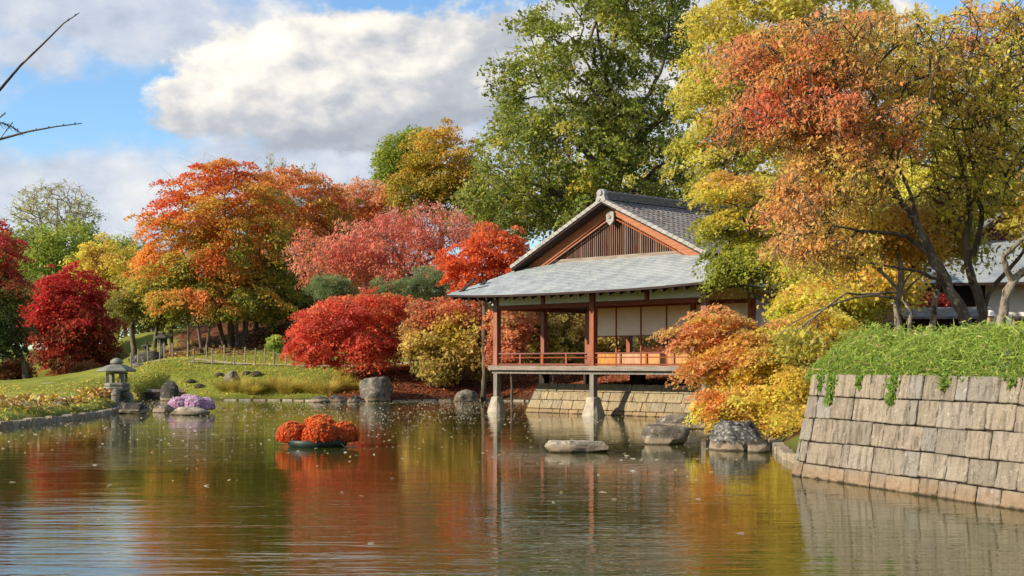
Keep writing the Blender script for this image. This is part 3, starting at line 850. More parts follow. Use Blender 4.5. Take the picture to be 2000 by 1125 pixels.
    out = [(x * .82, z * .86) for x, z in out]
    fr = [(RX + x, GF - .08, ZR + z) for x, z in out]; bk = [(RX + x, GF + .12, ZR + z) for x, z in out]
    mb.poly(fr); mb.poly(bk[::-1])
    for i in range(len(out)): j = (i + 1) % len(out); mb.poly([fr[j], fr[i], bk[i], bk[j]])
    o = mb.build('ridge_end_ornament', VERGE, rg, bevel=.02)
    mb = MB(); mb.tube([(RX, GF - .14, ZR + .3), (RX, GF - .05, ZR + .3)], [.10, .13], 14); mb.build('ornament_boss', VERGE, o)
    # bargeboards
    for sgn in (-1, 1):
        mb = MB(); n = 6
        def bp(f, dz): return Vector((RX + sgn * f * (HW - .12), 0, ZR - .11 - f * (HW - .12) * SL + dz))
        for i in range(n):
            f0, f1 = i / n, (i + 1) / n
            h0 = .34 + .10 * f0; h1 = .34 + .10 * f1
            g0, g1 = 1.0, 1.08
            a, b_, c, d_ = bp(f0, -h0), bp(f1, -h1), bp(f1, 0), bp(f0, 0)
            q = [Vector((p.x, g0, p.z)) for p in (a, b_, c, d_)] ; r = [Vector((p.x, g1, p.z)) for p in (a, b_, c, d_)]
            mb.poly(q if sgn > 0 else q[::-1]); mb.poly(r[::-1] if sgn > 0 else r)
            mb.poly([q[1], q[0], r[0], r[1]] if sgn > 0 else [q[0], q[1], r[1], r[0]])
            if i == n - 1: mb.poly([q[2], q[1], r[1], r[2]])
        mb.build('bargeboard', WOOD_LT if sgn > 0 else WOOD_LT, root)
        mb = MB(); mb.beam((RX + sgn * .1, 1.04, ZR - .62), (RX + sgn * (HW - .35), 1.04, ZR - .60 - (HW - .35) * SL), .05, .05); mb.build('bargeboard_trim', WOOD, root)
    # pendant under the apex: a hexagon with a boss
    mb = MB()
    hx = [(-.19, .16), (-.19, -.16), (0, -.34), (.19, -.16), (.19, .16), (0, .22)]
    fr = [(RX + x, .90, ZR - .56 + z) for x, z in hx]; bk = [(RX + x, .995, ZR - .56 + z) for x, z in hx]
    mb.poly(fr); mb.poly(bk[::-1])
    for i in range(6): j = (i + 1) % 6; mb.poly([fr[j], fr[i], bk[i], bk[j]])
    o = mb.build('gable_pendant', VERGE, root, bevel=.015)
    mb = MB(); mb.tube([(RX, .86, ZR - .58), (RX, .91, ZR - .58)], [.06, .09], 12); mb.build('pendant_boss', WOOD_GREY, o)
    # gable wall: maroon boarding with standing slats and a foot sill
    gw = 1.27
    zb = 6.0; hwid = (ZR - .12 - zb) / SL
    mb = MB(); mb.poly([(RX - hwid, gw, zb - .1), (RX + hwid, gw, zb - .1), (RX, gw, ZR - .1)]); mb.poly([(RX - hwid, gw + .1, zb - .1), (RX, gw + .1, ZR - .1), (RX + hwid, gw + .1, zb - .1)])
    gb = mb.build('gable_boarding', GABLE, root)
    ns = 76
    for i in range(ns):
        x = -hwid + .12 + (2 * hwid - .24) * (i + .5) / ns
        top = ZR - .18 - abs(x) * SL
        if top < zb + .15: continue
        w = .022 if i % 7 else .04
        mb = MB(); mb.box(-w, w, -.05, -.003, zb + .08, top); mb.build('slat', SLAT, gb, loc=(RX + x, gw, 0))
    mb = MB(); mb.box(RX - hwid + .1, RX + hwid - .1, gw - .12, gw + .0, zb - .06, zb + .078); mb.build('gable_sill', WOOD_GREY, root)
    # back gable, closed
    mb = MB(); mb.poly([(RX + hwid, 7.0, zb - .1), (RX - hwid, 7.0, zb - .1), (RX, 7.0, ZR - .1)]); mb.build('rear_gable', GABLE, root)
pavilion()

# ------------------------------------------------------------------ house behind the hedge
def house():
    Y = 47.0
    o = at(1905, 640, Y)
    gz = 1.4
    root = empty('garden_house', (o.x, o.y, gz), R(-16))
    tag(root, 'white walled house with grey roof behind the leaning trunks', 'house')
    def bx(name, m, x0, x1, y0, y1, z0, z1): mb = MB(); mb.box(x0, x1, y0, y1, z0, z1); return mb.build(name, m, root)
    bx('wall', PLASTER, .3, 6.5, 0, 4, 0, 3.3)
    for x in (.12, 2.05, 4.0): bx('corner_post', WOOD_DK, x, x + .2, -.04, .16, 0, 3.3)
    bx('wall_beam', WOOD_DK, -.2, 6.6, -.10, .10, 3.302, 3.5)
    bx('side_wing', WOOD_DK, -2.6, .118, .3, 3.8, 0, 3.3)
    d = bx('door', WOOD, 1.25, 1.8, -.06, -.003, 0, 2.05)
    mb = MB(); mb.box(1.2, 1.85, -.12, -.062, 2.052, 2.16); mb.build('door_hood', WOOD_GREY, d)
    rf = empty('roof'); rf.parent = root
    rr = random.Random(8); mb = MB()
    for j in range(12):
        for i in range(26):
            x0 = -1.6 + i * .34 + .17 * (j % 2); y0 = -1.2 + j * .24; z0 = 3.25 + j * .135
            dz = rr.uniform(.02, .035)
            mb.poly([(x0, y0, z0 + dz), (x0 + .34, y0, z0 + dz), (x0 + .34, y0 + .28, z0 + .152), (x0, y0 + .28, z0 + .152)])
            mb.poly([(x0, y0, z0), (x0 + .34, y0, z0), (x0 + .34, y0, z0 + dz), (x0, y0, z0 + dz)])
    q = mb.build('shingle_courses', SHINGLE, rf); q['kind'] = 'stuff'
    mb = MB(); mb.hexa([(-1.7, -1.19, 3.16), (7.4, -1.19, 3.16), (7.4, 1.8, 4.7), (-1.7, 1.8, 4.7), (-1.7, -1.19, 3.245), (7.4, -1.19, 3.245), (7.4, 1.8, 4.87), (-1.7, 1.8, 4.87)]); mb.build('roof_boarding', WOOD_DK, rf)
    mb = MB(); mb.poly([(-.3, 1.72, 4.7), (6, 1.72, 4.7), (2.9, 1.72, 7.0)]); gb = mb.build('gable_boarding', GABLE, root)
    for i in range(30):
        x = 0 + i * .2; top = 7.0 - abs(x - 2.9) * .73 - .1
        mb = MB(); mb.box(-.035, .035, -.06, -.003, 4.72, max(top, 4.8)); mb.build('slat', SLAT, gb, loc=(x, 1.72, 0))
    for s in (-1, 1):
        mb = MB(); mb.beam((2.9, 2.5, 7.25), (2.9 + s * 4.2, 2.5, 7.25 - 4.2 * .73), 3.0, .14); mb.build('gable_roof', TILE, root)
    # roofed gate joining the house
    g = at(1840, 640, 45.0)
    root = empty('garden_gate', (g.x, g.y, gz), R(-10))
    tag(root, 'low dark gate with open doorway beside the white house', 'gate')
    def bx(name, m, x0, x1, y0, y1, z0, z1): mb = MB(); mb.box(x0, x1, y0, y1, z0, z1); return mb.build(name, m, root)
    bx('gate_post', WOOD_DK, -.75, -.58, -.1, .1, 0, 1.85); bx('gate_post', WOOD_DK, .75, .92, -.1, .1, 0, 1.85)
    bx('lintel', WOOD_DK, -.95, 1.12, -.1, .1, 1.852, 2.0)
    bx('inner_wall', WOOD_DK, -1.6, 1.7, 1.4, 1.5, 0, 1.9)
    bx('side_board', WOOD, -.98, -.755, -.05, .05, 0, 1.7)
    mb = MB(); mb.hexa([(-1.3, -.7, 2.0), (1.5, -.7, 2.0), (1.5, .0, 2.32), (-1.3, .0, 2.32), (-1.3, -.7, 2.08), (1.5, -.7, 2.08), (1.5, 0, 2.40), (-1.3, 0, 2.40)])
    mb.hexa([(-1.3, .002, 2.32), (1.5, .002, 2.32), (1.5, 1.5, 1.95), (-1.3, 1.5, 1.95), (-1.3, .002, 2.40), (1.5, .002, 2.40), (1.5, 1.5, 2.03), (-1.3, 1.5, 2.03)]); mb.build('gate_roof', RIDGE, root)
    w = at(1782, 640, 48.0)
    root = empty('garden_wall', (w.x, w.y, gz), R(-8))
    tag(root, 'short white plastered garden wall with tiled top left of the dark gate', 'wall')
    def bx(name, m, x0, x1, y0, y1, z0, z1): mb = MB(); mb.box(x0, x1, y0, y1, z0, z1); return mb.build(name, m, root)
    bx('plaster_face', PLASTER, -.9, .6, 0, .2, 0, 1.85); bx('coping', RIDGE, -1.0, .7, -.12, .32, 1.853, 1.95)
house()

# ------------------------------------------------------------------ vegetation
def unit(a): return a / np.maximum(np.linalg.norm(a, axis=-1, keepdims=True), 1e-9)

def leaf_geo(C, Nn, L, Wd, rng, shape='rhomb', along=None):
    """kite-shaped leaves: centres C, normals Nn, length L, width Wd -> verts, quads"""
    n = len(C)
    r = rng.normal(size=(n, 3)) if along is None else along
    a = unit(r - (r * Nn).sum(1, keepdims=True) * Nn)
    b = np.cross(Nn, a)
    L = np.broadcast_to(L, (n,))[:, None]; Wd = np.broadcast_to(Wd, (n,))[:, None]
    if shape == 'rhomb':
        V = np.stack([C - a * L * .5, C + b * Wd * .5 - a * L * .08, C + a * L * .5 - Nn * L * .12, C - b * Wd * .5 - a * L * .08], 1)
        return V.reshape(-1, 3), np.arange(4 * n).reshape(n, 4)
    V = np.stack([C - a * L * .5, C + b * Wd * .5 - a * L * .15 + Nn * L * .05, C - b * Wd * .5 - a * L * .15 + Nn * L * .05, C + a * L * .5 - Nn * L * .25,
                  ], 1)
    return V.reshape(-1, 3), (np.arange(n) * 4)[:, None] + np.array([[0, 1, 3, 2]])

def palette(pal, t):
    c = np.array([hexl(h) for h in pal]); n = len(c) - 1
    t = np.clip(t, 0, 1) * n; i = np.minimum(t.astype(int), n - 1); f = (t - i)[:, None]
    return 1.16 * (c[i] * (1 - f) + c[i + 1] * f) ** .76

def tubes_from_edges(A, B, RA, RB, k):
    n = len(A)
    d = unit(B - A); ref = np.where(np.abs(d[:, 2:3]) > .9, np.array([[1., 0, 0]]), np.array([[0, 0, 1.]]))
    u = unit(np.cross(d, ref)); w = np.cross(d, u)
    an = 2 * np.pi * np.arange(k) / k
    ring = u[:, None, :] * np.cos(an)[None, :, None] + w[:, None, :] * np.sin(an)[None, :, None]
    V = np.concatenate([A[:, None, :] + ring * RA[:, None, None], B[:, None, :] + ring * RB[:, None, None]], 1)
    base = (np.arange(n) * 2 * k)[:, None, None]; q = np.arange(k)
    f = np.stack([q, (q + 1) % k, k + (q + 1) % k, k + q], -1)[None]
    return V.reshape(-1, 3), (base + f).reshape(-1, 4)

TOTAL = [0]
def tree(name, label, base, trunks, blobs, clumps, leaves, leaf, pal, seed, cat='tree', group=None, bark=None, clump_r=.5, flat=.35, tilt=.8, field=None,
         cj=.16, lj=.10, spots=(), trunk_r=.16, shell=.5, aspect=.75, tip=.012, arch=.15, sparse=1.0, hue=.08, rad_pow=.5, crown_name='crown', upn=1.0, along_down=0.0, depth_cost=.3, twigs=0, gain=1.0):
    """base (x,y,z) world; trunks: list of polylines [(px,py,Y[,r])...] ; blobs: [(px,py,Y,rx_px,ry_px,ry_depth_m[,w])]"""
    rng = np.random.default_rng(seed); leaf *= .93; leaves = int(leaves * .92)
    base = np.array(base, float)
    # --- clump centres inside the union of ellipsoids
    BL = []
    for b in blobs:
        p = at(b[0], b[1], b[2]); s = b[2] / F
        BL.append((np.array(p), np.array([b[3] * s, b[5], b[4] * s]), b[6] if len(b) > 6 else 1.0))
    wts = np.array([r.prod() ** .72 * w for _, r, w in BL]); wts /= wts.sum()
    which = rng.choice(len(BL), clumps * 3, p=wts)
    dirs = unit(rng.normal(size=(clumps * 3, 3)))
    rr = (shell + (1 - shell) * rng.random(clumps * 3)) ** .8
    rr = rr * np.exp(rng.normal(0, .09, clumps * 3)) + (rng.random(clumps * 3) < .08) * .12
    Cc = np.array([BL[w][0] for w in which]) + dirs * rr[:, None] * np.array([BL[w][1] for w in which])
    # best-candidate thinning so that clumps spread evenly but not regularly
    keep = [0]
    avail = np.arange(1, len(Cc))
    d = np.linalg.norm(Cc - Cc[0], axis=1)
    for _ in range(clumps - 1):
        cand = rng.choice(len(Cc), 5)
        i = cand[np.argmax(d[cand])]
        keep.append(i); d = np.minimum(d, np.linalg.norm(Cc - Cc[i], axis=1))
    Cc = Cc[keep]
    gz = height(Cc[:, 0], Cc[:, 1]); Cc[:, 2] = np.maximum(Cc[:, 2], np.maximum(gz, 0) + .25)
    # --- skeleton
    P = []; par = []; fixed_r = []; path = []
    for tr in trunks:
        prev = -1
        pts = [np.array(at(*q[:3])) for q in tr]
        rads = [(q[3] if len(q) > 3 else None) for q in tr]
        if len(pts) > 2:
            ext = [2 * pts[0] - pts[1]] + pts + [2 * pts[-1] - pts[-2]]; np_, nr_ = [pts[0]], [rads[0] or trunk_r]
            rads = [r_ if r_ is not None else trunk_r * .7 for r_ in rads]
            for k in range(len(pts) - 1):
                p0, p1, p2, p3 = ext[k:k + 4]
                for q in (1, 2, 3):
                    t_ = q / 3
                    np_.append(.5 * (2 * p1 + (p2 - p0) * t_ + (2 * p0 - 5 * p1 + 4 * p2 - p3) * t_ ** 2 + (3 * p1 - p0 - 3 * p2 + p3) * t_ ** 3)); nr_.append(rads[k] + (rads[k + 1] - rads[k]) * t_)
            pts, rads = np_, nr_
        for k, p in enumerate(pts):
            if k == 0:
                P.append(p); par.append(-1); fixed_r.append(rads[0] or trunk_r); path.append(0.0); prev = len(P) - 1; continue
            a, b_ = pts[k - 1], p; m = max(1, int(np.linalg.norm(b_ - a) / .4))
            ra = rads[k - 1] or trunk_r; rb = rads[k] or ra * .7
            for j in range(1, m + 1):
                f = j / m; q = a * (1 - f) + b_ * f + rng.normal(0, .01 + .05 * ra, 3) * (k < len(pts) - 1)
                P.append(q); par.append(prev); fixed_r.append(ra + (rb - ra) * f); path.append(path[prev] + np.linalg.norm(q - P[prev])); prev = len(P) - 1
    nt = len(P)
    # limbs may only leave the upper part of a trunk
    zmin = np.array(P)[:, 2].min(); zmax = np.array(P)[:, 2].max()
    okn = [(q[2] > zmin + .35 * (zmax - zmin)) for q in P]
    PA = np.zeros((nt + clumps * 5, 3)); PA[:nt] = P; PL = np.zeros(len(PA)); PL[:nt] = path; OK = np.zeros(len(PA), bool); OK[:nt] = okn
    par = par + [0] * (len(PA) - nt); n = nt
    dist0 = np.min(np.linalg.norm(Cc[:, None] - PA[None, :nt], axis=2), axis=1)
    endn = np.zeros(len(Cc), int)
    for ci in np.argsort(dist0):
        c = Cc[ci]; dd = np.linalg.norm(PA[:n] - c, axis=1)
        cost = dd + depth_cost * PL[:n] + np.where(PA[:n, 2] > c[2] + .3, .5 * (PA[:n, 2] - c[2]), 0)
        cost[~OK[:n]] = 1e9
        p = int(np.argmin(cost)); a = PA[p].copy(); ln = np.linalg.norm(c - a)
        m = 1 if ln < .5 else (2 if ln < 1.4 else (3 if ln < 3 else 4)); prev = p
        for j in range(1, m + 1):
            f = j / m; q = a * (1 - f) + c * f
            q[2] += arch * ln * math.sin(math.pi * f) * .6
            if j < m: q += rng.normal(0, .06 * ln, 3)
            PA[n] = q; par[n] = prev; PL[n] = PL[prev] + np.linalg.norm(q - PA[prev]); OK[n] = True; prev = n; n += 1
        endn[ci] = prev
    load = np.zeros(n); load[endn] += 1
    for i in range(n - 1, nt - 1, -1): load[par[i]] += load[i]
    rad = tip * np.maximum(load, 1) ** rad_pow
    rad[:nt] = fixed_r
    for i in range(nt, n):
        rad[i] = min(rad[i], .75 * rad[par[i]] if par[i] < nt else rad[par[i]])
    TV, TF = [], []; to = 0
    starts = [i for i in range(nt) if par[i] < 0] + [nt]
    for a_, b_ in zip(starts[:-1], starts[1:]):
        mb = MB(); kk = 10 if fixed_r[a_] > .06 else 7
        mb.tube([Vector(p) for p in PA[a_:b_]], [r_ * (1 + .10 * math.sin(3.1 * i_ + seed) * (i_ > 0)) for i_, r_ in enumerate(fixed_r[a_:b_])], kk, cap=False)
        TV.append(np.array(mb.v)); TF.append(np.array(mb.f) + to); to += len(mb.v)
    idx = np.array([i for i in range(nt, n) if par[i] >= 0]); pa = np.array([par[i] for i in idx])
    ra = np.where(idx < nt, rad[pa], np.minimum(rad[pa], rad[idx] * 1.6)); rb = rad[idx]
    big = rb > .03
    Vs, Fs = list(TV), list(TF); o0 = to
    for msk, k in ((big, 8), (~big, 4)):
        if msk.any():
            v, f = tubes_from_edges(PA[pa[msk]], PA[idx[msk]], ra[msk], rb[msk], k); Vs.append(v); Fs.append(f + o0); o0 += len(v)
    if twigs:
        ii = rng.integers(0, len(Cc), twigs); s0 = Cc[ii]
        e0 = s0 + rng.normal(size=(twigs, 3)) * clump_r * np.array([.9, .9, .7]) + np.array([0, 0, along_down * -clump_r])
        v, f = tubes_from_edges(s0, e0, np.full(twigs, tip * .8), np.full(twigs, tip * .35), 3); Vs.append(v); Fs.append(f + o0)
    root = empty(name, base)
    tag(root, label, cat, group)
    V = np.concatenate(Vs) - base
    link('trunk', np_mesh('trunk', V, np.concatenate(Fs), bark or BARK, smooth=True), root)
    # --- leaves
    allc = np.array([b[0] for b in BL]); lo = (np.array([b[0] - b[1] for b in BL])).min(0); hi = (np.array([b[0] + b[1] for b in BL])).max(0)
    ctr = (lo + hi) / 2; hs = (hi - lo) / 2
    size = clump_r * np.exp(rng.normal(0, .28, len(Cc)))
    share = size ** 2; share = share / share.sum()
    cnt = rng.multinomial(leaves, share)
    ci = np.repeat(np.arange(len(Cc)), cnt); nL = len(ci)
    outw = unit((Cc - ctr) / hs)
    cn = unit(np.array([0, 0, upn]) + outw * .55 + rng.normal(0, .22, (len(Cc), 3)))
    off = rng.normal(size=(nL, 3)) * .55
    rl = np.linalg.norm(off, axis=1); off *= (np.minimum(rl, 1.25) / np.maximum(rl, 1e-6))[:, None]
    nn = cn[ci]
    comp = (off * nn).sum(1, keepdims=True) * nn
    off = (off - comp) + comp * flat
    # plates droop at their rim
    rim = np.linalg.norm(off, axis=1)
    off[:, 2] -= .35 * rim ** 2 * (1 - flat)
    Pl = Cc[ci] + off * size[ci][:, None]
    gz = height(Pl[::7, 0], Pl[::7, 1]); gz = np.repeat(np.maximum(gz, 0.02), 7)[:nL]
    Pl[:, 2] = np.maximum(Pl[:, 2], gz + .03)
    nrm = unit(nn + rng.normal(0, tilt, (nL, 3)))
    sz = leaf * np.exp(rng.normal(-.04, .36, nL))
    al = None
    if along_down:
        al = rng.normal(size=(nL, 3)); al[:, 2] -= along_down * 2
    V, Q = leaf_geo(Pl, nrm, sz, sz * aspect, rng, along=al)
    rel = (Pl - ctr) / hs
    t = field(rel, Pl) if field else .5 + .5 * rel[:, 2]
    t = t + rng.normal(0, cj, len(Cc))[ci] + rng.normal(0, lj, nL)
    col = palette(pal, t)
    for (px, py, Y, rm, hx, st) in spots:
        s = np.array(at(px, py, Y)); dd = np.linalg.norm((Cc[ci] * .7 + Pl * .3 - s), axis=1) / rm
        f = (sstep(1.15, .55, dd + rng.normal(0, .15, len(Cc))[ci]) * st)[:, None]
        col = col * (1 - f) + 1.16 * np.array(hexl(hx)) ** .76 * f
    v = np.exp(rng.normal(0, hue, (nL, 1)) + rng.normal(0, hue, (len(Cc), 1))[ci])
    red = np.clip((col[:, :1] - 2.2 * col[:, 1:2]) / np.maximum(col[:, :1], .01) * 2.5, 0, 1)
    col = col * (1 + red * np.array([[.05, .10, -.10]])) * np.array([[1.0, .98, .80]]) * gain
    col = np.clip(col * v * np.exp(rng.normal(0, hue * .5, (nL, 3))), .004, .8)
    o = link(crown_name, np_mesh(crown_name, V - base, Q, LEAF, col), root); o['kind'] = 'stuff'
    TOTAL[0] += nL * 2
    return root

def gnd(px, Y, dz=0):
    x = (px - 1000) / F * Y
    return (x, Y, hz(x, Y) + dz)
def gpy(px, Y):
    return HOR - (hz((px - 1000) / F * Y, Y) - EYE) * F / Y

def vegetation():
    # ---- big maple on the hill, red over green
    Y = 92
    def f_big(rel, P): return .42 + .42 * rel[:, 2] - .30 * np.clip(rel[:, 0], -1, .6) * (rel[:, 2] > -.5) - .05 * rel[:, 1]
    by = gpy(455, Y)
    tree('maple_tree', 'largest maple on the hill, red crown fading to green below', gnd(455, Y), [
        [(452, by + 3, Y, .26), (450, 600, Y, .2), (446, 520, Y, .14), (440, 430, Y, .06), (438, 360, Y, .02)], [(474, by + 2, Y, .2), (486, 590, Y, .15), (505, 500, Y, .08), (520, 420, Y, .03)],
        [(440, by + 3, Y, .17), (415, 590, Y, .12), (370, 520, Y, .07), (340, 450, Y, .03)], [(463, by + 4, Y - .5, .12), (462, 560, Y, .08), (468, 440, Y, .03)]],
        [(440, 395, Y, 130, 85, 3.8), (430, 345, Y, 70, 34, 2.6), (360, 460, Y, 92, 100, 3.2), (480, 480, Y, 120, 100, 3.6), (400, 530, Y, 150, 62, 4), (330, 545, Y, 80, 52, 3), (300, 510, Y, 36, 40, 1.8), (480, 580, Y, 110, 42, 3.4), (390, 590, Y, 100, 34, 3)],
        500, 112000, .15, ['626a26', '7c802c', 'a28e30', 'bc7e32', 'c8682e', 'cc562e', 'c6442c'], 11, clump_r=.72, flat=.2, tilt=.6, gain=1.12, field=f_big, trunk_r=.2,
        spots=[(410, 512, Y - 3.4, 1.2, 'b84a2a', .9), (520, 500, Y - 3, 1.4, 'b35a28', .8), (375, 590, Y - 3, 1.2, 'b85030', .8), (450, 330, Y, 2.4, 'b23a26', .6)], twigs=1500, group=None)
    # low skirts of trees under the big maple
    Y = 89
    by = gpy(385, Y)
    tree('maple_tree', 'slender orange tipped maple leaning beside the stone lanterns', gnd(385, Y), [[(396, by + 3, Y, .12), (384, 630, Y, .1), (372, 600, Y, .06), (362, 585, Y, .03)], [(402, by + 3, Y, .1), (412, 620, Y, .07), (420, 590, Y, .03)], [(368, by + 3, Y, .09), (366, 620, Y, .06), (350, 590, Y, .03)]],
         [(385, 585, Y, 52, 22, 1.8), (330, 590, Y, 45, 28, 1.8), (425, 600, Y, 46, 20, 1.6)], 90, 15000, .14, ['56601f', '7a7828', 'a88034', 'c46c3c', 'c8603c'], 12, gain=1.25, clump_r=.5, flat=.25, field=lambda r, p: .35 + .3 * r[:, 2], cj=.26, spots=[(385, 585, Y - 1.5, 1.1, 'c05a38', .8)])
    by = gpy(545, 97)
    Y = 97
    tree('maple_tree', 'dark trunked maple under the big crown with drooping green branches', gnd(545, Y), [[(540, by + 3, Y, .22), (530, 620, Y, .18), (520, 570, Y, .1)], [(553, by + 3, Y, .16), (565, 615, Y, .12), (575, 570, Y, .06)], [(500, by + 5, Y, .2), (502, 600, Y, .1)]],
         [(540, 580, Y, 110, 42, 3), (600, 560, Y, 80, 50, 3), (520, 600, Y, 60, 28, 2)], 120, 20000, .16, ['4c5820', '686e24', '84802a', 'a08a30', 'bc7a3a'], 13, gain=1.25, clump_r=.6, flat=.3, field=lambda r, p: .25 + .2 * r[:, 2], bark=BARK_DARK, spots=[(515, 628, Y - 2, 1.0, 'c4663c', .9), (555, 600, Y - 2.6, .9, 'bb6a40', .7)])
    # ---- brown and gold tree to its right
    Y = 100
    by = gpy(590, Y)
    tree('maple_tree', 'russet and olive broad tree right of the largest maple', gnd(590, Y), [[(590, by + 3, Y, .26), (585, 560, Y, .18), (570, 460, Y, .1), (565, 390, Y, .03)], [(590, by - 10, Y, .18), (620, 540, Y, .12), (640, 450, Y, .04)]],
         [(570, 400, Y, 95, 70, 3.6), (620, 450, Y, 75, 85, 3.4), (560, 500, Y, 110, 75, 3.4), (630, 530, Y, 70, 60, 3)], 260, 56000, .17, ['5d5a20', '80702a', '9a7a30', 'a86c32', 'b06038', 'b55238'], 14, gain=1.3, clump_r=.65, flat=.4, field=lambda r, p: .5 + .28 * r[:, 2], trunk_r=.25, twigs=900,
         spots=[(560, 350, Y, 1.6, 'a3703c', .7)])
    # feathery tips above it
    Y = 106
    for k, (px, top) in enumerate(((525, 300), (552, 306), (588, 322), (613, 318))):
        by = gpy(px, Y)
        tree('bamboo_tree', ('tallest of the feathery bamboo tips above the maples, leftmost', 'second feathery bamboo tip from the left above the maples', 'third feathery bamboo tip from the left above the maples', 'thin feathery bamboo tip farthest right above the maples')[k], gnd(px, Y), [[(px, by + 3, Y, .05), (px - 2, 450, Y, .04), (px + 2, top + 40, Y, .02), (px + (7 if k % 2 else 2), top + 3, Y, .01)]],
             [(px + 2, top + 22, Y, 8, 22, .35), (px, top + 60, Y, 14, 30, .5)], 26, 1500, .16, ['6d6638', '8b7c45', '9a8a55'], 600 + k, cat='bamboo', group='feathery bamboo tips behind the maples', clump_r=.3, flat=.8, aspect=.3, tip=.006, trunk_r=.05)
    # ---- yellow tree left
    Y = 145
    by = gpy(215, Y)
    tree('ginkgo_tree', 'yellow and olive leaved tree between the crimson maple and the hill', gnd(215, Y), [[(230, by + 3, Y, 0.264), (228, 600, Y, 0.198), (222, 540, Y, 0.099), (215, 500, Y, 0.0495)], [(228, 630, Y, 0.165), (260, 590, Y, 0.099), (270, 550, Y, 0.0495)]],
         [(225, 530, Y, 62, 56, 3.96), (245, 590, Y, 56, 44, 3.96), (180, 510, Y, 40, 34, 3.3)], 170, 26000, .27, ['6a6c20', '938c2a', 'bba632', 'cdb440', 'b08a3a'], 15, gain=1.15, clump_r=.82, flat=.6, field=lambda r, p: .5 + .2 * r[:, 2] + .1 * r[:, 0], cj=.2, spots=[(195, 505, Y - 2, 2.1, '7a3a2a', .65), (262, 600, Y - 3, 1.8, '6b5a26', .7)], twigs=500)
    # dark pine-like low tree near the lanterns
    Y = 93
    by = gpy(262, Y)
    tree('maple_tree', 'dark bent tree with bare limbs behind the tall stone lantern', gnd(262, Y), [[(264, by + 3, Y, .2), (258, 640, Y, .17), (268, 610, Y, .12), (255, 590, Y, .06)], [(300, by + 3, Y, .15), (306, 640, Y, .12), (318, 600, Y, .06)], [(335, by + 3, Y, .16), (334, 640, Y, .12), (338, 600, Y, .06)]],
         [(275, 590, Y, 60, 26, 2), (320, 600, Y, 46, 22, 2)], 90, 12000, .15, ['484c20', '605c24', '7c6c28', '966e32'], 16, clump_r=.5, flat=.3, field=lambda r, p: .4 + .3 * r[:, 2], bark=BARK_DARK)
    # ---- crimson maple on the left bank
    Y = 104
    by = gpy(150, Y)
    def f_cr(rel, P): return .55 + .35 * rel[:, 2] - .15 * rel[:, 0]
    tree('maple_tree', 'crimson maple on the left bank above the hostas', gnd(150, Y), [[(152, by + 4, Y, 0.227), (148, 700, Y, 0.185), (135, 640, Y, 0.124), (130, 590, Y, 0.0412)], [(158, by + 4, Y, 0.165), (172, 690, Y, 0.124), (185, 630, Y, 0.0412)], [(140, by + 4, Y, 0.144), (112, 690, Y, 0.103), (95, 640, Y, 0.0412)]],
         [(140, 572, Y, 66, 60, 2.27), (160, 640, Y, 68, 56, 2.68), (95, 610, Y, 46, 58, 2.27), (140, 690, Y, 76, 42, 2.47), (190, 660, Y, 34, 52, 1.85)], 260, 52000, .175, ['5a4424', '823c28', 'a0302c', 'b4282c', 'be2a30', 'b0242a'], 17, gain=.86, clump_r=.70, flat=.25, tilt=.55, field=f_cr, trunk_r=.2, tip=.012, twigs=700,
         spots=[(60, 700, Y - 2, 1.4, '7a4028', .7), (170, 705, Y - 2, 1.8, '6a3a2a', .6)])
    # ---- tree cut by the left frame edge: red over green
    Y = 96
    by = gpy(20, Y)
    tree('maple_tree', 'maple at the left picture edge, red top and dark green skirts', gnd(40, Y), [[(52, by + 4, Y, 0.218), (44, 700, Y, 0.185), (25, 650, Y, 0.134), (10, 560, Y, 0.0672), (5, 480, Y, 0.0336)], [(44, 705, Y, 0.134), (15, 670, Y, 0.084), (-30, 640, Y, 0.0504)]],
         [(0, 500, Y, 46, 56, 2.02), (0, 570, Y, 56, 44, 2.02), (0, 645, Y, 62, 66, 2.18), (-70, 560, Y, 70, 110, 2.52)], 230, 40000, .165, ['263417', '34421a', '4a4a20', '8a3a2a', 'a02a2c', '9c2230'], 18, clump_r=.64, flat=.25, field=lambda r, p: .42 + .62 * r[:, 2], cj=.12, tip=.011, bark=BARK_DARK, spots=[(20, 470, Y, 1.1, '9a5a2c', .6)])
    Y = 99
    for k, (px, py, rx, ry, lab, pl) in enumerate(((25, 722, 34, 18, 'low russet maple shrub at the foot of the left edge tree', ['5a3420', '7d4a2c', '9a5a34']), (172, 726, 22, 18, 'small brown leaved shrub at the right foot of the crimson maple', ['4a3a20', '5f4a24', '7a4a2a']))):
        tree('maple_shrub', lab, gnd(px, Y), [[(px, gpy(px, Y) + 3, Y, .09), (px + 2, py, Y, .06)]], [(px, py, Y, rx, ry, 1.3)], 50, 9000, .15, pl, 30 + k, cat='shrub', clump_r=.5, flat=.3, tip=.01)
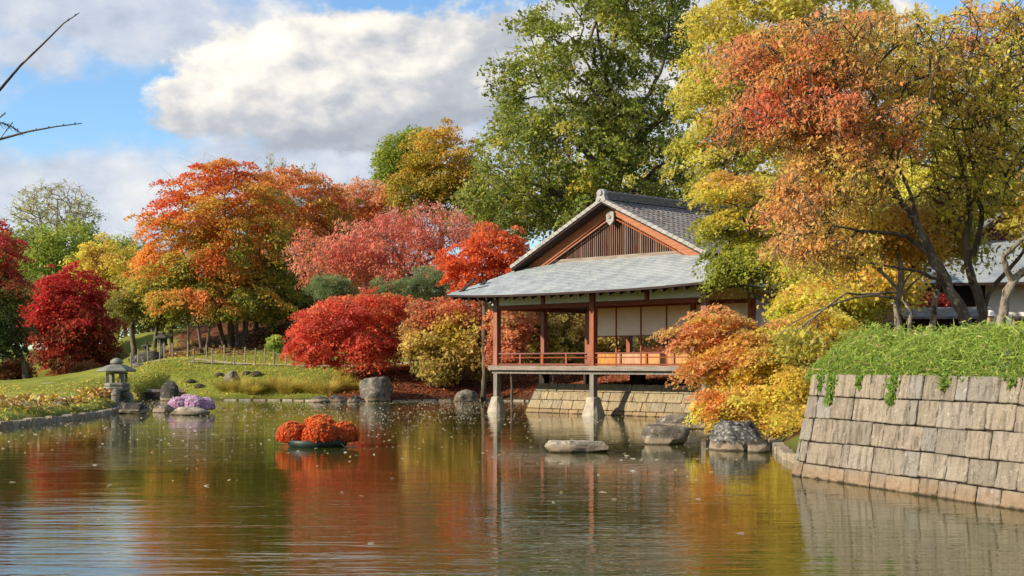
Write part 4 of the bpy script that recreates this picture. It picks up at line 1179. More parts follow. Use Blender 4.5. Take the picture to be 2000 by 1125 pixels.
    # ---- far trees on the left
    for k, (px, py, Y, rx, ry, dm, n, pl, lab) in enumerate((
        (125, 490, 300, 68, 56, 9, 20000, ['4f6420', '6c7c2a', '8a8f38'], 'rounded green tree behind the crimson maple'),
        (50, 500, 310, 60, 52, 9, 15000, ['4c5c22', '66722a', '7d8035'], 'dull green tree far behind the left edge maple'),
        (205, 508, 320, 40, 42, 7, 9000, ['5f6d2c', '7f8436', '94923c'], 'small pale green tree far behind the yellow one'),
        (245, 500, 330, 34, 34, 7, 7000, ['66742f', '7d8439', '8d8c44'], 'pale green tree on the skyline left of the largest maple'),
        (120, 590, 200, 110, 60, 6, 20000, ['3d4a1c', '585c22', '7d7a2c'], 'dark green thicket tree low behind the crimson maple'),
        (10, 600, 190, 90, 60, 6, 14000, ['3a421c', '55561f', '6d6628'], 'shaded green tree low behind the left edge maple'),
        )):
        by = gpy(px, Y)
        tree('round_tree', lab, gnd(px, Y), [[(px, by + 3, Y, .5), (px, (by + py) / 2, Y, .4), (px + 4, py, Y, .2)]], [(px, py, Y, rx, ry, dm), (px - rx * .4, py + ry * .5, Y, rx * .7, ry * .6, dm), (px + rx * .4, py + ry * .5, Y, rx * .7, ry * .6, dm)], 150, n, .0019 * Y, pl, 40 + k, clump_r=.0062 * Y, flat=.6, tilt=.9, field=lambda r, p: .45 + .3 * r[:, 2], group='trees far behind the left bank', spots=[(100, 455, 300, 3.8, 'b59a38', .8)] if k == 0 else ())
    Y = 380
    tree('poplar_tree', 'almost bare poplar with sparse leaves on the far left skyline', gnd(110, Y), [[(110, gpy(110, Y) + 3, Y, .7), (112, 470, Y, .45), (112, 390, Y, .14)], [(108, 500, Y, .36), (80, 430, Y, .18), (66, 385, Y, .07)], [(112, 500, Y, .36), (145, 430, Y, .18), (160, 385, Y, .07)]],
         [(110, 405, Y, 80, 52, 9), (60, 420, Y, 36, 36, 7), (165, 420, Y, 30, 36, 7)], 210, 4200, .5, ['8a8a58', '9d9a66', 'a9a070'], 50, clump_r=1.3, flat=.9, bark=BARK_PALE, tip=.075, rad_pow=.42, twigs=900, arch=.05)
    # ---- trees behind the pavilion, left to right
    Y = 108
    tree('maple_tree', 'salmon orange tree on the skyline left of the golden one', gnd(715, Y), [[(715, gpy(715, Y) + 3, Y, .25), (712, 520, Y, .18), (705, 430, Y, .08)], [(712, 500, Y, .12), (745, 440, Y, .05)]],
         [(700, 395, Y, 74, 46, 3.4), (755, 420, Y, 50, 56, 3), (680, 450, Y, 66, 50, 3)], 190, 26000, .18, ['a8602e', 'c26c3a', 'cc7a4e', 'd08260', 'cf7464'], 51, gain=1.2, clump_r=.62, flat=.5, cj=.22, field=lambda r, p: .45 + .35 * r[:, 2] - .2 * r[:, 0], twigs=700)
    Y = 118
    tree('ash_tree', 'bright green slim tree on the skyline behind the golden tree', gnd(775, Y), [[(785, gpy(785, Y) + 3, Y, .3), (785, 420, Y, .2), (778, 320, Y, .07), (782, 270, Y, .03)]],
         [(775, 320, Y, 44, 52, 3), (805, 285, Y, 32, 30, 2.4), (760, 340, Y, 30, 30, 2)], 120, 13000, .22, ['55681f', '748328', '8f9634'], 52, clump_r=.7, flat=.6, field=lambda r, p: .5 + .25 * r[:, 2], twigs=300)
    Y = 104
    tree('maple_tree', 'golden olive domed tree left of the oak', gnd(865, Y), [[(865, gpy(865, Y) + 3, Y, .28), (862, 480, Y, .2), (860, 380, Y, .1), (862, 300, Y, .03)]],
         [(865, 330, Y, 80, 76, 3.4), (900, 380, Y, 80, 70, 3.4), (820, 370, Y, 55, 56, 3)], 230, 36000, .18, ['4d5618', '6e6a1e', '8f7a24', 'a6822c', 'b0803a'], 53, gain=1.15, clump_r=.62, flat=.38, field=lambda r, p: .5 + .32 * r[:, 2], cj=.14, twigs=500)
    # weeping coral cherry
    Y = 86
    tree('cherry_tree', 'coral pink weeping cherry with grey limbs left of the pavilion roof', gnd(800, Y), [[(790, gpy(790, Y) + 3, Y, .2), (795, 590, Y, .17), (800, 530, Y, .12), (830, 470, Y, .06), (850, 430, Y, .03)], [(800, 535, Y, .1), (765, 480, Y, .06), (730, 450, Y, .03)], [(800, 530, Y, .1), (870, 490, Y, .06), (910, 460, Y, .03)], [(796, 570, Y, .08), (730, 530, Y, .05), (690, 490, Y, .02)]],
         [(760, 465, Y, 100, 52, 2.6), (860, 450, Y, 90, 42, 2.6), (690, 510, Y, 62, 52, 2.2), (620, 500, Y, 60, 50, 2), (800, 520, Y, 100, 44, 2.4)], 280, 27000, .17, ['b06248', 'c85c52', 'd6585a', 'dc6062', 'dc7a70'], 54, gain=1.15, clump_r=.5, flat=.7, along_down=1.0, aspect=.5, cj=.2, field=lambda r, p: .5 + .3 * r[:, 2], bark=surf('bark_cherry', '5d4a44', '84706a', 4, .9, .4, 12), twigs=1600, arch=.3, tip=.011,
         spots=[(610, 500, Y, 1.7, 'c0785a', .75), (900, 440, Y, 1.6, 'b8706a', .5)])
    # red-orange maple beside the roof
    Y = 72
    tree('maple_tree', 'vivid orange red maple touching the left slope of the pavilion roof', gnd(955, Y), [[(945, gpy(945, Y) + 3, Y, .14), (948, 580, Y, .12), (955, 520, Y, .07), (965, 470, Y, .02)], [(950, 560, Y, .08), (905, 520, Y, .04)]],
         [(970, 490, Y, 72, 42, 1.8), (905, 505, Y, 50, 28, 1.6), (930, 545, Y, 62, 28, 1.6), (1000, 520, Y, 50, 36, 1.6)], 150, 26000, .12, ['a84022', 'c2452a', 'cc4a30', 'd05a34', 'd3422f'], 55, gain=1.12, clump_r=.42, flat=.3, cj=.22, field=lambda r, p: .5 + .3 * r[:, 2], twigs=400)
    # cloud pruned pines
    for k, (px, py, Y, pads, lab) in enumerate(((640, 600, 82, [(648, 552, 42, 16), (630, 566, 32, 13), (655, 573, 36, 13)], 'cloud pruned pine behind the red spreading maple'),
                                      (800, 600, 80, [(835, 545, 42, 28), (760, 552, 34, 14), (795, 560, 40, 16), (850, 560, 34, 22)], 'cloud pruned pine below the weeping cherry'))):
        by = gpy(px, Y)
        tree('pine_tree', lab, gnd(px, Y), [[(px, by + 3, Y, .12), (px - 6, 620, Y, .1), (px + 4, 590, Y, .08), (px - 2, py - 25, Y, .05)]], [(a, b, Y, c, d, 1.1) for a, b, c, d in pads], 90, 15000, .16, ['4d5f3c', '64754a', '7f8a5e'], 56 + k, clump_r=.3, flat=.55, aspect=.16, tilt=1.0, upn=1.4, field=lambda r, p: .5 + .25 * r[:, 2], bark=BARK_PALE if k else BARK)
    # ---- oak
    Y = 96
    tree('oak_tree', 'huge green oak towering behind the pavilion', gnd(1180, Y), [[(1200, gpy(1200, Y) + 3, Y, .55), (1195, 480, Y, .5), (1200, 380, Y, .42), (1215, 280, Y, .3), (1190, 180, Y, .2), (1170, 80, Y, .1), (1160, 0, Y, .05)], [(1205, 360, Y, .3), (1130, 280, Y, .2), (1075, 200, Y, .1), (1040, 130, Y, .05)],
         [(1210, 300, Y, .28), (1270, 250, Y, .22), (1330, 190, Y, .12), (1360, 100, Y, .06)], [(1200, 400, Y, .26), (1100, 380, Y, .16), (1020, 350, Y, .08), (960, 320, Y, .04)], [(1210, 270, Y, .2), (1290, 140, Y, .12), (1310, 20, Y, .05)], [(1200, 420, Y, .2), (1280, 330, Y, .14), (1340, 300, Y, .06)]],
         [(1170, 60, Y, 150, 110, 6), (1080, 170, Y, 120, 110, 5.5), (1280, 130, Y, 110, 150, 5.5), (1010, 300, Y, 92, 90, 4.8), (1150, 300, Y, 140, 110, 6), (1260, 330, Y, 100, 110, 5), (1000, 400, Y, 110, 60, 4.5), (1130, 420, Y, 150, 60, 5), (985, 170, Y, 34, 56, 2.4, .6), (1240, -80, Y, 150, 90, 6)],
         560, 88000, .22, ['3c471a', '505c1f', '646c26', '78782c', '92883a'], 60, gain=1.35, clump_r=.82, flat=.5, tilt=.95, field=lambda r, p: .42 + .16 * r[:, 2] - .12 * r[:, 0], bark=BARK_DARK, tip=.022, cj=.16, hue=.12, spots=[(1150, 340, Y + 3, 1.5, 'b9a534', .8), (1060, 290, Y - 3, 1.1, 'a68f2e', .8), (1130, 370, Y - 3, 1.0, 'b5a030', .8), (1210, 215, Y - 3, 1.2, 'a99a34', .7), (1065, 255, Y - 4, .9, 'a8702c', .7)], twigs=2500)
    Y = 112
    tree('lime_tree', 'yellowing tree glimpsed through gaps low in the oak', gnd(1130, Y), [[(1130, gpy(1130, Y) + 3, Y, .3), (1130, 450, Y, .2), (1135, 360, Y, .08)]], [(1120, 370, Y, 110, 70, 4), (1210, 330, Y, 80, 70, 4), (1010, 430, Y, 90, 50, 4), (1300, 400, Y, 90, 80, 4)], 170, 18000, .26, ['6f7a26', 'a39c30', 'c2b038'], 61, clump_r=.9, flat=.6)
    # ---- tall yellow tree between oak and dogwood
    Y = 80
    tree('maple_tree', 'tall golden yellow tree between the oak and the orange dogwood', gnd(1470, Y), [[(1470, gpy(1470, Y) + 3, Y, .34), (1465, 420, Y, .28), (1450, 250, Y, .18), (1440, 100, Y, .1), (1440, -20, Y, .05)], [(1460, 330, Y, .16), (1400, 230, Y, .08), (1370, 160, Y, .04)], [(1455, 270, Y, .16), (1530, 150, Y, .08), (1560, 40, Y, .04)]],
         [(1430, 90, Y, 86, 110, 4), (1500, 20, Y, 130, 100, 4.5), (1390, 190, Y, 66, 90, 3.4), (1400, 300, Y, 88, 66, 3.6), (1620, 40, Y, 130, 90, 4.5), (1470, 220, Y, 90, 120, 4), (1470, 330, Y, 110, 100, 4)],
         360, 60000, .2, ['6c7428', '8a8830', 'a09838', 'b0a242', 'ae9844'], 62, gain=1.15, clump_r=.7, flat=.45, cj=.18, field=lambda r, p: .52 + .2 * r[:, 2] - .1 * r[:, 0], bark=BARK_DARK, twigs=1000)
    # ---- olive-orange maple in front of the roof's right end
    Y = 45
    tree('maple_tree', 'olive and orange maple spreading over the right end of the pavilion roof', gnd(1500, Y), [[(1520, gpy(1520, Y) + 3, Y, .13), (1510, 600, Y, .1), (1480, 500, Y, .06), (1450, 420, Y, .02)], [(1512, 600, Y, .08), (1450, 560, Y, .04), (1400, 520, Y, .02)], [(1510, 590, Y, .08), (1560, 480, Y, .03)]],
         [(1430, 365, Y, 80, 34, 1.3), (1460, 440, Y, 100, 40, 1.4), (1400, 440, Y, 40, 26, .8), (1440, 515, Y, 66, 38, 1.2), (1520, 500, Y, 90, 60, 1.5), (1530, 420, Y, 70, 50, 1.4)],
         170, 40000, .09, ['666c24', '868428', 'a89632', 'c29a3a', 'cc8c42', 'd08048'], 63, gain=1.3, clump_r=.46, flat=.14, tilt=.55, cj=.13, field=lambda r, p: .30 + .42 * r[:, 2] + .15 * r[:, 0], tip=.007, twigs=700, spots=[(1440, 350, Y, .9, 'c07038', .7), (1420, 540, Y, .8, '66701f', .8)])
    # ---- low orange maple over the water
    Y = 36
    tree('maple_tree', 'low orange and yellow maple leaning over the lichen rocks and water', gnd(1580, 37), [[(1585, gpy(1585, 37) + 3, 37, .12), (1570, 740, 36.5, .1), (1530, 700, Y, .07), (1470, 670, Y, .04), (1420, 640, Y, .02)], [(1570, 745, 36.5, .07), (1500, 760, Y, .05), (1440, 760, Y, .03)], [(1575, 730, 36.5, .07), (1590, 660, Y, .04), (1600, 610, Y, .02)], [(1560, 735, 36, .06), (1520, 800, 35, .03)]],
         [(1400, 625, Y, 66, 26, .8), (1360, 670, Y, 60, 26, .7), (1440, 690, Y, 90, 44, 1.2), (1380, 720, Y, 50, 22, .7), (1480, 740, Y, 86, 38, 1.2), (1540, 680, Y, 90, 62, 1.3), (1420, 790, 34.5, 54, 32, .8), (1490, 790, 34.5, 76, 26, .9), (1535, 800, 33.5, 40, 62, .8), (1600, 640, Y, 66, 50, 1.2), (1330, 655, Y, 34, 20, .5), (1385, 800, 34.2, 34, 18, .6), (1565, 745, 34, 40, 40, .9), (1560, 845, 32.5, 26, 30, .5), (1480, 690, Y - .6, 70, 50, 1)],
         330, 80000, .075, ['86842a', 'aa9a30', 'c6a438', 'd4a440', 'd89848', 'd88450', 'd47050'], 64, gain=1.18, clump_r=.36, flat=.17, tilt=.6, cj=.14, field=lambda r, p: .52 - .36 * r[:, 0] + .22 * r[:, 2], tip=.006, twigs=900,
         spots=[(1520, 670, Y - 1, .75, 'b59a48', .75), (1390, 775, 34, .5, 'c4602c', .7), (1420, 815, 34, .4, '7f8426', .7), (1545, 845, 33.5, .45, '7c8226', .8), (1510, 735, Y - 1, .3, 'c9bb2c', .8)])
    # ---- yellow maples behind the trunks
    for k, (px, py, Y, rx, ry, n, pl, lab) in enumerate((
        (1620, 500, 42, 90, 60, 15000, ['6d721f', '978c2a', 'bb9a30', 'c98a3a'], 'yellow green maple standing behind the pale forked trunk'),
        (1700, 560, 40, 80, 46, 11000, ['7a7a22', 'a58f2a', 'c68c30', 'c8703a'], 'gold leaved low maple between the pale trunks'),
        (1850, 400, 52, 130, 110, 30000, ['767a26', '99922f', 'b3a33c', 'b8a048'], 'yellow green tree rising behind the white house'),
        (1680, 380, 55, 110, 110, 26000, ['767624', '9c8f2c', 'b9a338', 'c49a44'], 'yellow tree filling the gap behind the leaning trunk'),
        (1960, 220, 60, 110, 150, 12000, ['77793a', '9b8f3f', 'b29a4a', 'b08a4c'], 'pale yellow tree behind the dogwood at the right edge'),
        (1600, 590, 39, 70, 40, 16000, ['6a7220', '958c28', 'bd952e', 'c6803a'], 'small gold maple left of the pale forked trunk'),
        )):
        tree('maple_tree', lab, gnd(px, Y), [[(px, gpy(px, Y) + 3, Y, .12), (px + 6, (py + 640) / 2, Y, .1), (px - 4, py, Y, .05)], [(px + 3, (py + 640) / 2 + 10, Y, .07), (px + rx * .4, py, Y, .03)]], [(px, py, Y, rx, ry, 1.8), (px - rx * .4, py + ry * .4, Y, rx * .7, ry * .6, 1.6), (px + rx * .5, py - ry * .2, Y, rx * .6, ry * .7, 1.6)], 130, n, .115, pl, 70 + k, gain=1.4, clump_r=.48, flat=.4, cj=.2, tip=.008, twigs=400)
    tree('maple_shrub', 'small crimson maple beside the garden gate', gnd(1815, 46.5), [[(1815, gpy(1815, 46.5) + 3, 46.5, .05), (1818, 610, 46.5, .03)]], [(1825, 588, 46.5, 34, 16, .7), (1800, 596, 46.5, 20, 12, .5)], 40, 6000, .1, ['8a2a24', 'a83030', 'b23c38'], 80, cat='shrub', clump_r=.3, flat=.3)
    tree('maple_shrub', 'red leaved shrub low behind the gold maples left of the trunks', gnd(1670, 44), [[(1670, gpy(1670, 44) + 3, 44, .05), (1668, 620, 44, .03)]], [(1670, 615, 44, 40, 22, .8), (1640, 625, 44, 34, 20, .7)], 44, 7000, .1, ['7a3a24', 'a0402c', 'b0503a'], 81, cat='shrub', clump_r=.34, flat=.35)

    # ---- the dogwoods on the terrace: leaning trunk, forked trunks, one wide crown each
    Y = 28
    def f_dog(rel, P): return .60 - .30 * rel[:, 0] + .08 * rel[:, 2]
    PALD = ['a09230', 'c09830', 'd0903a', 'd47e3e', 'd46a40', 'd45a44']
    tree('dogwood_tree', 'leaning dark trunked dogwood with wide orange and coral crown', gnd(1895, Y), [
        [(1900, 665, Y, 0.131), (1878, 610, Y, 0.12), (1845, 545, Y, 0.115), (1815, 490, Y, 0.104), (1780, 420, Y, 0.071), (1730, 350, Y, 0.0437), (1680, 300, Y, 0.0331), (1640, 250, Y - .5, 0.0199)],
        [(1822, 505, Y, 0.0491), (1770, 462, Y, 0.0464), (1700, 452, Y - .5, 0.0331), (1630, 442, Y - 1, 0.0199), (1600, 410, Y - 1, 0.00995)],
        [(1832, 545, Y, 0.0398), (1790, 530, Y - .3, 0.0298), (1700, 514, Y - .6, 0.0232), (1640, 515, Y - .8, 0.0166)],
        [(1800, 460, Y, 0.0491), (1780, 380, Y + .4, 0.0398), (1740, 300, Y + .6, 0.0331), (1700, 200, Y + .8, 0.0199)], [(1780, 420, Y, 0.0398), (1700, 330, Y - .8, 0.0265), (1600, 300, Y - 1, 0.0133)]],
        [(1460, 235, Y, 80, 62, 1.2), (1480, 120, Y, 70, 60, 1.2), (1640, 230, Y, 200, 90, 2.0), (1560, 200, Y, 120, 80, 1.6), (1700, 110, Y, 190, 90, 2.2), (1640, 330, Y - .5, 130, 70, 1.4), (1560, 400, Y - .8, 70, 60, 1.0), (1600, 480, Y - 1, 110, 44, 1.0), (1560, 110, Y, 120, 70, 1.6)],
        480, 54000, .088, PALD, 90, clump_r=.31, flat=.38, tilt=.9, aspect=.45, shell=.25, along_down=.7, cj=.15, field=f_dog, bark=BARK_DARK, tip=.0125, twigs=3000, gain=1.5, depth_cost=.22,
        spots=[(1490, 210, Y - 1, .75, 'dc4640', .9), (1620, 180, Y - 1.4, .9, 'da4c40', .85), (1700, 240, Y - 1.6, .9, 'd65844', .8), (1780, 290, Y - 1.5, .7, 'dc4c42', .85), (1560, 380, Y - 1.4, .5, 'cc6e56', .8), (1530, 440, Y - 1.6, .6, 'c87a50', .8), (1640, 300, Y, 1.0, 'c08058', .5), (1700, 400, Y, 1.0, 'b8a244', .7)])
    Y = 29
    tree('dogwood_tree', 'twin stemmed dogwood with olive yellow crown at the right', gnd(1925, Y), [
        [(1918, 665, Y, 0.109), (1915, 590, Y, 0.104), (1895, 530, Y, 0.0874), (1888, 470, Y, 0.071), (1893, 400, Y, 0.0491), (1880, 330, Y, 0.0398), (1860, 250, Y, 0.0199)], [(1900, 500, Y, 0.0655), (1918, 430, Y, 0.0546), (1912, 370, Y, 0.0437), (1940, 300, Y, 0.0398), (1965, 200, Y, 0.0199)],
        [(1917, 640, Y, 0.0546), (1930, 575, Y, 0.0491), (1968, 530, Y - .3, 0.0464), (2000, 490, Y - .5, 0.0331), (2040, 430, Y - .5, 0.0199)], [(1893, 440, Y, 0.0464), (1868, 420, Y, 0.0331), (1850, 380, Y, 0.0199)], [(1912, 380, Y, 0.0331), (1870, 200, Y, 0.0199), (1830, 120, Y, 0.0133)]],
        [(1880, 250, Y, 110, 120, 1.8), (1960, 330, Y, 90, 110, 1.8), (1900, 120, Y, 130, 100, 2), (2010, 180, Y, 110, 150, 2), (1850, 380, Y + .5, 80, 60, 1.4), (1960, 60, Y, 110, 90, 2)],
        380, 27000, .088, ['868424', 'aa962c', 'c29a34', 'cc883a', 'd07040'], 91, clump_r=.31, flat=.38, tilt=.9, aspect=.45, shell=.25, along_down=.7, cj=.2, field=lambda r, p: .54 + .18 * r[:, 2] - .10 * r[:, 0], bark=BARK_DARK, tip=.0125, twigs=2400, gain=1.5, depth_cost=.22,
        spots=[(1800, 70, Y - 1, .7, 'bf5c48', .8), (1870, 55, Y - 1, .7, 'bf564a', .7), (1920, 90, Y - 1, .5, 'bd5a4c', .7)])
    Y = 30
    tree('dogwood_tree', 'pale barked forked tree left of the leaning trunk', gnd(1755, Y), [
        [(1755, 668, Y, 0.0819), (1753, 600, Y, 0.0764), (1760, 550, Y, 0.0737), (1755, 500, Y, 0.0491), (1745, 440, Y, 0.0398), (1735, 390, Y, 0.0199)], [(1757, 570, Y, 0.0437), (1720, 530, Y - .2, 0.0398), (1690, 500, Y - .3, 0.0298), (1655, 455, Y - .4, 0.0166)],
        [(1750, 583, Y, 0.0331), (1700, 577, Y - .6, 0.0265), (1640, 590, Y - 1.1, 0.0199), (1560, 625, Y - 1.6, 0.0133), (1520, 655, Y - 1.8, 0.00796)], [(1775, 655, Y + .3, 0.0464), (1778, 610, Y + .3, 0.0398), (1765, 575, Y + .3, 0.0331), (1800, 540, Y, 0.0199)]],
        [(1720, 430, Y, 80, 50, 1.3), (1650, 470, Y, 80, 40, 1.2), (1560, 660, Y - 1.7, 40, 26, .5, .8), (1780, 470, Y + .5, 60, 50, 1.2)], 130, 17000, .1, ['7c7c2a', '9f9036', 'b5963e', 'b98a48'], 92, clump_r=.34, flat=.5, aspect=.55, bark=BARK_PALE, tip=.008, twigs=500, gain=1.25)
    Y = 31
    tree('dogwood_tree', 'short pale trunk cut off high beside the leaning trunk', gnd(1820, Y), [[(1818, 668, Y, 0.0764), (1822, 610, Y, 0.071), (1832, 555, Y, 0.0655), (1838, 500, Y, 0.0398), (1834, 440, Y, 0.0199)]], [(1845, 470, Y + .5, 60, 46, 1.2), (1820, 420, Y, 50, 40, 1)], 50, 7000, .1, ['7c7c2a', '9f9036', 'b5963e'], 93, clump_r=.34, flat=.5, aspect=.55, bark=BARK_PALE, tip=.008)
    Y = 27
    tree('dogwood_tree', 'thick pale trunk at the right picture edge with a dark broken limb', gnd(1955, Y), [[(1952, 668, Y, 0.109), (1958, 610, Y, 0.0983), (1974, 555, Y, 0.0928), (1995, 535, Y, 0.0819), (2040, 505, Y, 0.0546), (2080, 440, Y, 0.0331)], [(1978, 550, Y, 0.0655), (1962, 515, Y - .2, 0.0546), (1956, 495, Y - .2, 0.0519)]],
         [(2080, 400, Y, 60, 80, 1.5), (2010, 440, Y, 30, 26, .6, .4)], 60, 8000, .1, ['8a8230', 'a8903c', 'b58348'], 94, clump_r=.34, flat=.5, aspect=.55, bark=BARK_PALE, tip=.008)

    # ---- shrubs on the far bank
    Y = 76
    tree('maple_tree', 'spreading red maple on the leaf strewn bank behind the big boulder', gnd(730, Y), [[(735, gpy(735, Y) + 3, Y, .16), (715, 700, Y, .14), (690, 680, Y - .5, .1), (650, 660, Y - .8, .05), (610, 650, Y - 1, .02)], [(720, 702, Y, .1), (735, 660, Y, .07), (740, 610, Y, .03)], [(712, 698, Y, .07), (690, 640, Y, .04)]],
         [(720, 610, Y, 92, 46, 2.4), (630, 640, Y - .8, 76, 42, 2.0), (680, 670, Y - .8, 100, 34, 2.2), (600, 680, Y - 1, 46, 30, 1.4), (740, 660, Y, 76, 50, 2.2), (735, 710, Y - 1, 40, 20, 1.2), (770, 600, Y, 48, 34, 1.6), (625, 705, Y - 1, 40, 16, 1)],
         310, 54000, .12, ['a83430', 'bc3c34', 'cc4238', 'd44c3c', 'd85a3c', 'd86844'], 101, gain=1.12, shell=.32, clump_r=.46, flat=.28, tilt=.6, cj=.2, field=lambda r, p: .42 + .25 * r[:, 2] + .2 * r[:, 0], tip=.009, twigs=1200, bark=BARK_DARK, spots=[(690, 630, Y - 2.2, 1.0, '8f3034', .7)])
    Y = 74
    tree('hydrangea_shrub', 'tall yellow and russet shrub between the red maple and pavilion', gnd(865, Y), [[(840, gpy(840, Y) + 3, Y, .06), (838, 690, Y, .05), (845, 640, Y, .02)], [(870, gpy(870, Y) + 3, Y, .06), (885, 680, Y, .04), (900, 620, Y, .02)], [(930, gpy(930, Y) + 3, Y, .05), (935, 670, Y, .03)]],
         [(850, 650, Y, 66, 52, 1.7), (910, 650, Y, 70, 60, 1.8), (880, 610, Y, 80, 24, 1.5), (850, 720, Y - .6, 46, 26, 1.2), (820, 690, Y, 34, 34, 1.2), (940, 700, Y, 36, 40, 1.3)],
         230, 30000, .15, ['6a6228', '8a7438', 'ab8f48', 'b8a050', 'a87848'], 102, cat='shrub', gain=1.2, clump_r=.42, flat=.6, tilt=1, cj=.22, spots=[(850, 605, Y, 1.5, 'ab5040', .9), (910, 595, Y, 1.6, 'a8564a', .8), (940, 640, Y, 1.3, '96604a', .7), (875, 650, Y - 1.5, 1.1, 'c8a93e', .8), (820, 630, Y, 1.2, '9a5a44', .7)], twigs=500)
    Y = 71
    tree('viburnum_shrub', 'coral leaved shrub seen through the open left bay of the pavilion', gnd(1000, Y), [[(1000, gpy(1000, Y) + 3, Y, .06), (998, 660, Y, .04), (996, 620, Y, .02)]], [(1000, 630, Y, 46, 38, 1.3), (985, 685, Y, 40, 26, 1.1)], 80, 10000, .14, ['96503c', 'b0543f', 'b87050', '8a6a3c'], 103, cat='shrub', gain=1.2, clump_r=.36, flat=.5, cj=.25)
    Y = 73
    tree('viburnum_shrub', 'olive and straw coloured shrub behind the open pavilion bays', gnd(1090, Y), [[(1080, gpy(1080, Y) + 3, Y, .06), (1085, 660, Y, .04), (1090, 610, Y, .02)], [(1120, gpy(1120, Y) + 3, Y, .06), (1118, 660, Y, .04)]], [(1090, 640, Y, 80, 48, 1.6), (1190, 650, Y, 80, 48, 1.6), (1100, 690, Y, 90, 26, 1.2), (1050, 610, Y, 46, 40, 1.2)], 170, 24000, .15, ['5c5a2a', '7d7038', 'a08c4a', 'b59a50', '8a6a48'], 104, cat='shrub', gain=1.2, clump_r=.4, flat=.6, tilt=1, cj=.25, spots=[(1100, 690, Y - 1.5, 1.1, 'c4a948', .8)], twigs=900)
    Y = 84
    tree('holly_shrub', 'dark evergreen shrub in the shade left of the pavilion eave', gnd(870, Y), [[(870, gpy(870, Y) + 3, Y, .08), (870, 620, Y, .05)]], [(870, 600, Y, 70, 50, 1.6), (960, 600, Y, 80, 60, 1.8), (1060, 590, Y, 90, 70, 1.8), (1180, 600, Y, 90, 70, 1.8)], 170, 22000, .15, ['20280f', '2e3715', '3f451c'], 105, cat='shrub', clump_r=.5, flat=.6)
    Y = 81.5
    tree('azalea_shrub', 'small bright green shrub by the rope fence', gnd(537, Y), [[(537, gpy(537, Y) + 3, Y, .03), (537, 680, Y, .02)]], [(537, 667, Y, 15, 14, .5), (542, 680, Y, 12, 10, .4)], 34, 3600, .11, ['5d7a2a', '85983a', 'a3ac4a'], 106, cat='shrub', clump_r=.2, flat=.6)
    # shade trees on the hill that close the gaps behind
    for k, (px, py, Y, rx, ry, pl, lab) in enumerate(((700, 560, 112, 130, 66, ['444a1c', '5e5c22', '7f7430'], 'olive tree in shade behind the pines'), (470, 590, 122, 160, 56, ['3f451a', '5b5a20', '86722c'], 'green thicket tree behind the largest maple'), (300, 590, 124, 110, 60, ['4c4a1e', '6d6426', '8a7a2e'], 'olive thicket tree behind the stone lanterns'),
        (1390, 480, 92, 130, 110, ['3f4a1a', '5c6421', '80782a'], 'green tree behind the right end of the pavilion roof'), (1560, 420, 90, 150, 130, ['5a601f', '7d7826', 'a08e30'], 'olive yellow tree behind the dogwood crown'), (1760, 250, 84, 170, 190, ['6b6d2c', '8f8838', 'aa9a48'], 'loose yellow tree high behind the dogwoods'))):
        tree('thicket_tree', lab, gnd(px, Y), [[(px, gpy(px, Y) + 3, Y, .2), (px, (py + 640) / 2, Y, .15), (px + 5, py, Y, .08)]], [(px, py, Y, rx, ry, 3.5), (px - rx * .5, py + ry * .4, Y, rx * .6, ry * .6, 3), (px + rx * .5, py + ry * .4, Y, rx * .6, ry * .6, 3)], 130, (15000 if k < 3 else 20000) if k < 5 else 9000, .27, pl, 110 + k, gain=1.3, clump_r=.9, flat=.6, tilt=.9, group='trees closing the view behind')
vegetation()

# ------------------------------------------------------------------ rocks
def rock(name, label, loc, size, m, seed, rz=0.0, sub=4, cuts=7, rough=.10, cat='rock', group=None, tilt=(0, 0), top=None, sink=.25):
    """boulder: sphere cut by random planes, then weathered by fractal noise; loc is where it meets the ground / water"""
    bm = bmesh.new(); bmesh.ops.create_icosphere(bm, subdivisions=sub, radius=1.0)
    rr = random.Random(seed); pl = []
    for i in range(cuts):
        n = Vector((rr.gauss(0, 1), rr.gauss(0, 1), rr.gauss(0, .6) + .15)).normalized(); pl.append((n, rr.uniform(.62, .86)))
    if top: pl.append((Vector((rr.uniform(-.12, .12), rr.uniform(-.12, .12), 1)).normalized(), top))
    so = Vector((seed * 3.7, seed * 1.3, 0))
    for v in bm.verts:
        p = v.co.copy()
        for n, d in pl:
            e = p.dot(n) - d
            if e > 0: p -= n * e * .97
        f = mnoise.fractal(p * 1.6 + so, 1.0, 2.1, 5) * rough + mnoise.fractal(p * 6 + so, .9, 2.2, 4) * rough * .32
        p += v.co.normalized() * f
        v.co = Vector((p.x * size[0], p.y * size[1], p.z * size[2] if p.z > 0 else p.z * size[2] * .8))
    me = bpy.data.meshes.new(name); bm.to_mesh(me); bm.free(); me.materials.append(m)
    me.polygons.foreach_set('use_smooth', [True] * len(me.polygons))
    try: me.set_sharp_from_angle(angle=R(38))
    except Exception: pass
    o = link(name, me, None, (loc[0], loc[1], loc[2] + size[2] * sink)); o.rotation_euler = (tilt[0], tilt[1], rz)
    tag(o, label, cat, group)
    return o
def wrock(px, py, wpx, hpx, label, m, seed, dep=.75, **kw):
    """rock standing in the pond, its waterline centred at (px,py), wpx wide and hpx high in the photo"""
    p = wat(px, py); s = p.y / F
    sx = wpx * s * .56; sz = hpx * s * .92
    return rock('boulder', label, (p.x, p.y + sx * dep * .6, 0), (sx, sx * dep, sz), m, seed, **kw)
